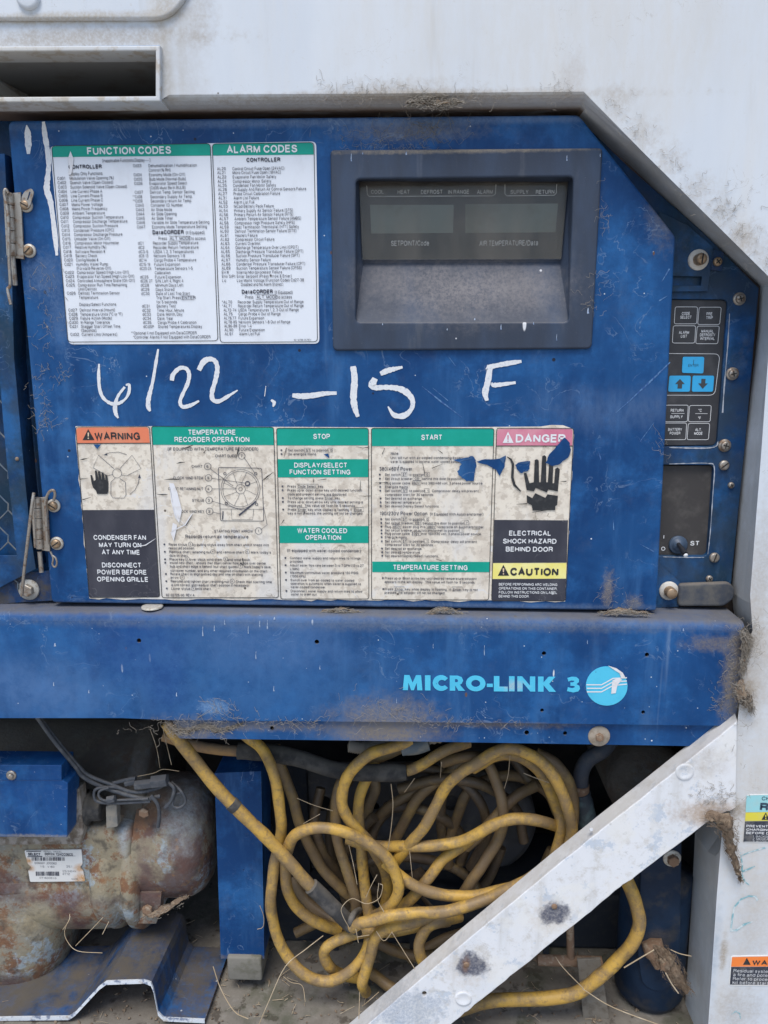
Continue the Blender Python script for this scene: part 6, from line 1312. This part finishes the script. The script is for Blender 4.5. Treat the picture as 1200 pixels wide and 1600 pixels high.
part('drum', MB().lathe(P(1000, 1200, .16), (0, -1, 0), [(-.1, .055), (.035, .055), (.045, .048), (.047, 0)], 32), DARKCAST, vl)

# ------------------------------------------------------------------ dark blue receiver tank at the right
TANK = Mat('dark_tank_paint', (.006, .016, .038, 1), .55, spec=.25, bump=.1, bscale=300).mottle((.012, .032, .07, 1), 9, .45, .65, .8).mottle((.05, .048, .045, 1), 40, .5, .7, .6, detail=9).blob((.12, .10, .08, 1), (1025, 1470), (.02, .02), .6, y=.03, ns=90, k=1.4).speck((.4, .42, .45, 1), 60, .08, .06).dust((.10, .09, .075, 1), .5, 1.1, .5).done()
tk_ = thing('receiver_tank', 'dark blue upright tank with a bolted strap behind the brace end', 'tank', P(1010, 1555, .07))
c_ = P(1012, 1552, .075); m_ = mpp(1012, 1450, .075)
part('tank_body', MB().lathe(c_, (0, 0, 1), [(-.004, 0), (-.002, 30*m_), (.006, 46*m_), (.016, 52*m_), (.19, 52*m_), (.2, 0)], 36), TANK, tk_)
part('strap', plate(round_poly([(1004, 1270), (1066, 1270), (1063, 1480), (1052, 1540), (1030, 1552), (1004, 1540), (996, 1490)], [0, 0, 10, 20, 20, 20, 20], 5), .030, .004, (), .0015), TANK, tk_)
fastener(tk_, 1050, 1341, .0295, 9, RUSTY, 'hex', 14, WASHER, h=.006, name='bolt')
part('clevis', MB().tube(pxpath([(1018, 1470, .028), (1024, 1490, .022), (1034, 1508, .016)], 4), [.013]*5+[.010]*4, 12), RUSTY, tk_)
fastener(tk_, 1036, 1502, .010, 8, RUSTY, 'hex', 12, RUSTY, h=.008, name='bolt')
bk_ = thing('floor_bracket', 'dusty bent floor bracket holding a thin rod beneath the brace', 'bracket', P(925, 1590, .03))
part('bracket_plate', plate([(902, 1500), (938, 1498), (952, 1592), (912, 1596)], .032, .004, (), .001), Mat('dusty_bracket', (.19, .17, .14, 1), .9, bump=.4, bscale=250).mottle((.10, .08, .06, 1), 60, .45, .65, .7).done(), bk_)
part('rod', MB().tube([P(840, 1500, .05), P(940, 1503, .05)], .007, 12), RUSTY, bk_)
part('upright', MB().tube([P(890, 1420, .05), P(892, 1500, .05)], .005, 10), RUSTY, bk_)

# ------------------------------------------------------------------ mud nests, cobweb, straw
FIBRE2 = flat('brown_fibre', (.17, .12, .08, 1), .95, 0, (.30, .23, .16, 1), .6, 200)
def clump(name, pts, label, cat, fib=90, seed=1, group=None):
    """lump of caked dust on a chain of (px, py, depth, radius), bristling with loose fibres"""
    rnd = random.Random(seed); c0 = pts[0]
    t = thing(name, label, cat, P(*c0[:3]), group)
    path = catmull([P(a, b, c) for a, b, c, r in pts], 6); rr = catmull([(r, 0, 0) for a, b, c, r in pts], 6)
    mb = MB(); seg = 14
    rows = []
    for p, q in zip(path, rr):
        q = q*.6
        rows.append([p+Vector((math.cos(a)*q.x, math.sin(a)*q.x*.55, math.sin(a*1.0+.4)*q.x*.5)) for a in [2*math.pi*k/seg for k in range(seg)]])
    mb.loft(rows, True, True)
    for e in (rows[0], rows[-1]):
        c = sum(e, Vector())/seg; mb.add(e+[c], [(i, (i+1) % seg, seg) for i in range(seg)], True)
    mb.v = [v+Vector(mnoise.noise_vector(v*130))*.0045+Vector(mnoise.noise_vector(v*420))*.0025 for v in mb.v]
    part('mud_lump', mb, DIRT, t)
    fb = MB()
    for _ in range(fib*5):
        i = rnd.randrange(len(path)); p = path[i]+Vector((rnd.uniform(-1, 1)*rr[i].x, rnd.uniform(-1, .2)*rr[i].x*.6-.0005, rnd.uniform(-1, 1)*rr[i].x*.6))
        al = (path[min(i+1, len(path)-1)]-path[max(i-1, 0)]).normalized()
        d = (al*rnd.uniform(-1, 1.4)+Vector((rnd.uniform(-1, 1), rnd.uniform(-.6, .1), rnd.uniform(-1, .6)))*.5)*rnd.uniform(.002, .008)
        fb.tube([p, p+d*.5+Vector((rnd.uniform(-1, 1), 0, rnd.uniform(-1, 1)))*.0012, p+d], rnd.uniform(.00012, .00028), 3, False)
    part('fibres', fb, FIBRE2 if cat == 'nest' or 'tank' in label else FIBRE, t)
    return t
clump('mud_nest', [(1112, 1275, -0.0400, .012), (1130, 1282, -0.0420, .015), (1138, 1300, -0.0400, .010), (1142, 1325, -0.0380, .007), (1150, 1352, -0.0360, .004), (1157, 1374, -0.0320, .0012)], 'brown mud nest hanging like a spike below the brace end', 'nest', 120, 3)
clump('dirt_tuft', [(1155, 1068, -0.0320, .004), (1160, 1085, -0.0340, .009), (1168, 1098, -0.0340, .007), (1174, 1110, -0.0320, .002)], 'brown dirt tuft stuck on the white shell beside the channel end', 'dirt', 60, 4)
clump('dirt_tuft', [(1030, 1480, .012, .008), (1042, 1500, .006, .014), (1056, 1525, .004, .013), (1070, 1545, .006, .008)], 'shaggy dirt tuft on the lower tank bolt', 'dirt', 130, 5)
clump('dirt_tuft', [(262, 1122, -.012, .004), (272, 1136, -.013, .008), (290, 1140, -.013, .006), (320, 1133, -.0135, .004), (345, 1140, -.0135, .0045), (375, 1131, -.0135, .002)], 'ragged grey dirt crust on the left end of the channel lip', 'dirt', 150, 6)
clump('dirt_tuft', [(1160, 985, -0.0260, .004), (1166, 1000, -0.0280, .006), (1163, 1025, -0.0280, .004), (1160, 1050, -0.0280, .003)], 'dirt crust in the top right corner of the channel', 'dirt', 120, 7)
clump('dirt_tuft', [(640, 162, -0.0280, .003), (660, 160, -0.0240, .009), (690, 163, -0.0240, .008), (715, 160, -0.0280, .002)], 'dusty web clot under the white panel edge above the display', 'dirt', 130, 8)
clump('dirt_tuft', [(505, 955, -.008, .002), (530, 953, -.010, .004), (560, 956, -.008, .001)], 'small web clot on the channel ledge under the middle of the door', 'dirt', 40, 10)
clump('dirt_tuft', [(670, 957, -.008, .002), (690, 952, -.010, .004), (720, 957, -.008, .001)], 'small web clot on the channel ledge under the START column', 'dirt', 40, 11)
clump('dirt_tuft', [(940, 957, -.008, .001), (975, 955, -.010, .005), (1010, 958, -.008, .002)], 'dry dirt clot on the channel ledge at the right foot of the door', 'dirt', 50, 12)
clump('dirt_tuft', [(228, 1430, .055, .006), (250, 1425, .055, .011), (275, 1410, .06, .010), (292, 1398, .07, .005)], 'crumbly dirt pile under the compressor end', 'dirt', 12, 9)
def cobweb(name, spots, n, lens, y, label, seed, r=.00011):
    rnd = random.Random(seed); mb = MB()
    for _ in range(n):
        px, py, sx, sy = rnd.choice(spots)
        p = P(rnd.gauss(px, sx), rnd.gauss(py, sy), y-rnd.uniform(.0002, .0012)); d = Vector((rnd.uniform(-1, 1), 0, rnd.uniform(-1, 1))).normalized()*rnd.uniform(*lens)
        k1 = Vector((rnd.uniform(-1, 1), 0, rnd.uniform(-1, 1)))*d.length*.3
        mb.tube(catmull([p, p+d*.33+k1, p+d*.66-k1*.6, p+d], 3), r*rnd.uniform(.6, 1.4), 3, False)
    return single(name, mb, FIBRE, label, 'cobweb', None, 'stuff')
cobweb('cobweb', [(640, 215, 55, 12), (600, 225, 40, 10), (670, 200, 20, 10)], 150, (.004, .018), -.0006, 'grey cobweb threads on the top edge of the blue door', 1)
cobweb('cobweb', [(620, 150, 70, 5), (700, 150, 60, 6), (880, 140, 15, 12), (560, 140, 30, 8)], 170, (.003, .012), YS-.0005, 'cobweb threads along the bottom edge of the white panel', 2)
cobweb('cobweb', [(960+40*i, 160+42*i, 14, 12) for i in range(7)]+[(1140, 320, 16, 14)]*3, 170, (.002, .009), YS-.0005, 'cobweb threads beside the sloping white edge', 3)
cobweb('cobweb', [(300, 1140, 35, 8), (420, 1130, 60, 4), (340, 1112, 18, 12)], 170, (.004, .016), -.0205, 'cobweb threads on the left of the channel lip', 4, .00014)
cobweb('cobweb', [(600, 1110, 40, 14), (700, 1130, 60, 4), (1130, 1100, 12, 25), (1150, 1030, 8, 30)], 220, (.004, .012), -.0205, 'cobweb threads on the dust-caked channel face', 5, .00014)
cobweb('cobweb', [(1125, 1245, 20, 10), (1160, 1090, 8, 40), (1180, 1000, 10, 20)], 200, (.003, .010), YBR-.0005, 'cobweb threads on the brace end', 6, .00014)
cobweb('cobweb', [(70, 440, 18, 16), (75, 500, 20, 30), (80, 590, 16, 16), (70, 650, 10, 20)], 120, (.003, .012), -.0006, 'pale cobweb threads down the left side of the blue door', 7, .00013)
cobweb('cobweb', [(945, 335, 4, 25), (930, 460, 10, 20), (1030, 700, 8, 12), (950, 925, 8, 14), (985, 945, 10, 8)], 90, (.003, .014), -.0048, 'dusty threads round the display bezel', 8)
SG1, SG2 = 'dry straw stems among the cables', 'dry straw stems in the bay on the left'
def straw(L, label, group, r=.00045):
    single('straw', MB().tube(pxpath(L, 5), r, 6), STRAW, label, 'straw', group)
lab1 = 'thin dry straw stem caught among the yellow cables'
for L in ([(547, 1452, .0), (536, 1432, -.002), (534, 1418, -.002), (550, 1404, 0), (572, 1412, .002), (592, 1404, .002), (598, 1385, .004), (594, 1381, .004)],
          [(572, 1402, .01), (580, 1384, .008), (589, 1367, .006)], [(556, 1452, 0), (560, 1473, -.001)], [(558, 1464, 0), (577, 1461, -.001)],
          [(612, 1456, .0), (630, 1485, -.004), (652, 1520, -.014)], [(613, 1456, .001), (600, 1470, .004), (588, 1455, .004)],
          [(464, 1247, .05), (490, 1258, .05), (520, 1267, .05)], [(611, 1225, .03), (614, 1260, .03), (609, 1310, .03), (603, 1338, .03)],
          [(545, 1320, .03), (552, 1350, .03), (558, 1382, .03)], [(797, 1180, .04), (794, 1210, .05), (788, 1232, .06)], [(818, 1208, .05), (838, 1216, .04), (858, 1223, .03)],
          [(474, 1287, .04), (500, 1272, .045)], [(632, 1238, .05), (648, 1216, .05)], [(640, 1330, .04), (645, 1378, .04)], [(690, 1190, .04), (688, 1215, .05)], [(592, 1380, .006), (590, 1405, .008), (600, 1425, .006)]):
    straw(L, lab1, SG1)
straw([(400, 1612, -.02), (422, 1560, -.012), (446, 1510, .0), (478, 1483, .015), (505, 1462, .03)], 'long pale straw stem leaning up from the floor to the cables', None, .0006)
straw([(443, 1526, .02), (455, 1535, .02), (472, 1540, .02), (477, 1565, .01)], 'short crooked straw stem on the floor under the big cable loop', None)
straw([(560, 1610, -.02), (561, 1580, -.01), (562, 1550, .01)], 'upright straw stem in front of the cable heap', None)
straw([(566, 1572, .0), (575, 1565, .01), (592, 1550, .02)], 'small straw stem beside the lower brace end', None)
straw([(333, 1510, .02), (345, 1545, .01), (366, 1580, -.01), (388, 1592, -.02)], 'bent straw stem on the floor before the blue post', None, .00065)
straw([(406, 1415, .055), (412, 1432, .054), (411, 1448, .053), (402, 1452, .053)], 'short curled straw stem clinging to the blue post', None)
lab2 = 'thin dry straw stem lodged under the rusty compressor'
for L in ([(110, 1432, .05), (101, 1455, .045), (106, 1472, .04), (122, 1486, .035), (160, 1489, .03)], [(118, 1478, .04), (150, 1445, .05), (180, 1413, .06)], [(98, 1453, .04), (108, 1438, .045), (109, 1428, .05)], [(160, 1460, .04), (170, 1440, .05)], [(215, 1213, .05), (240, 1208, .05), (255, 1202, .05), (280, 1205, .05)], [(235, 1140, .06), (245, 1170, .06), (250, 1200, .06)], [(255, 1140, .05), (262, 1170, .05), (268, 1195, .05)]):
    straw(L, lab2, SG2)
straw([(912, 1545, -.004), (880, 1512, .0), (868, 1495, .01)], 'straw stem poking over the cable under the brace', None, .0006)
straw([(910, 1545, -.006), (960, 1575, -.012), (1060, 1612, -.02)], 'long straw stem running to the lower right corner', None, .00065)
straw([(975, 1512, .0), (1000, 1497, .0), (1022, 1484, .002)], 'stiff pale straw stem left of the tank bolt', None, .0008)
straw([(1048, 1484, .0), (1062, 1490, .0), (1080, 1494, .0)], 'stiff pale straw stem right of the tank bolt', None, .00065)
straw([(1040, 1520, -.004), (1050, 1538, -.006), (1060, 1552, -.008)], 'stiff pale straw stem below the tank bolt', None, .0008)
# loose crumbs on the floor
rnd = random.Random(12); mb = MB()
for _ in range(420):
    px, py = rnd.uniform(20, 1000), rnd.uniform(1490, 1600); p = fl(px, py)
    if p.y > .3 or p.y < -.02: continue
    r = rnd.uniform(.0006, .0022); q = Vector((rnd.uniform(-1, 1), rnd.uniform(-1, 1), .3))
    u = q.normalized()*r*rnd.uniform(1, 3); v = Vector((-q.y, q.x, .2)).normalized()*r
    c = p+Vector((0, 0, r*.5))
    mb.add([c-u, c-v, c+u, c+v, c+Vector((0, 0, r)), c-Vector((0, 0, r))], [(0, 1, 4), (1, 2, 4), (2, 3, 4), (3, 0, 4), (1, 0, 5), (2, 1, 5), (3, 2, 5), (0, 3, 5)])
o = single('floor_litter', mb, DIRT, 'dry crumbs and chaff scattered over the bay floor', 'litter', None, 'stuff')
rnd = random.Random(44); mb = MB()
for _ in range(170):
    px, py = rnd.uniform(10, 1060), rnd.uniform(1440, 1600); p = fl(px, py)
    if p.y > .34 or p.y < -.03 or p.x > x1-.01: continue
    a = rnd.uniform(0, 6.28); d = Vector((math.cos(a), math.sin(a)*.6, rnd.uniform(-.05, .35)))*rnd.uniform(.004, .022); p.z += .0012
    mb.tube([p, p+d*.5+Vector((rnd.uniform(-1, 1), rnd.uniform(-1, 1), 0))*.0015, p+d], rnd.uniform(.0002, .0005), 4, False)
single('straw_litter', mb, STRAW, 'short broken straw bits scattered over the bay floor', 'litter', None, 'stuff')
print('objects', len(bpy.data.objects), 'verts', sum(len(m.vertices) for m in bpy.data.meshes))
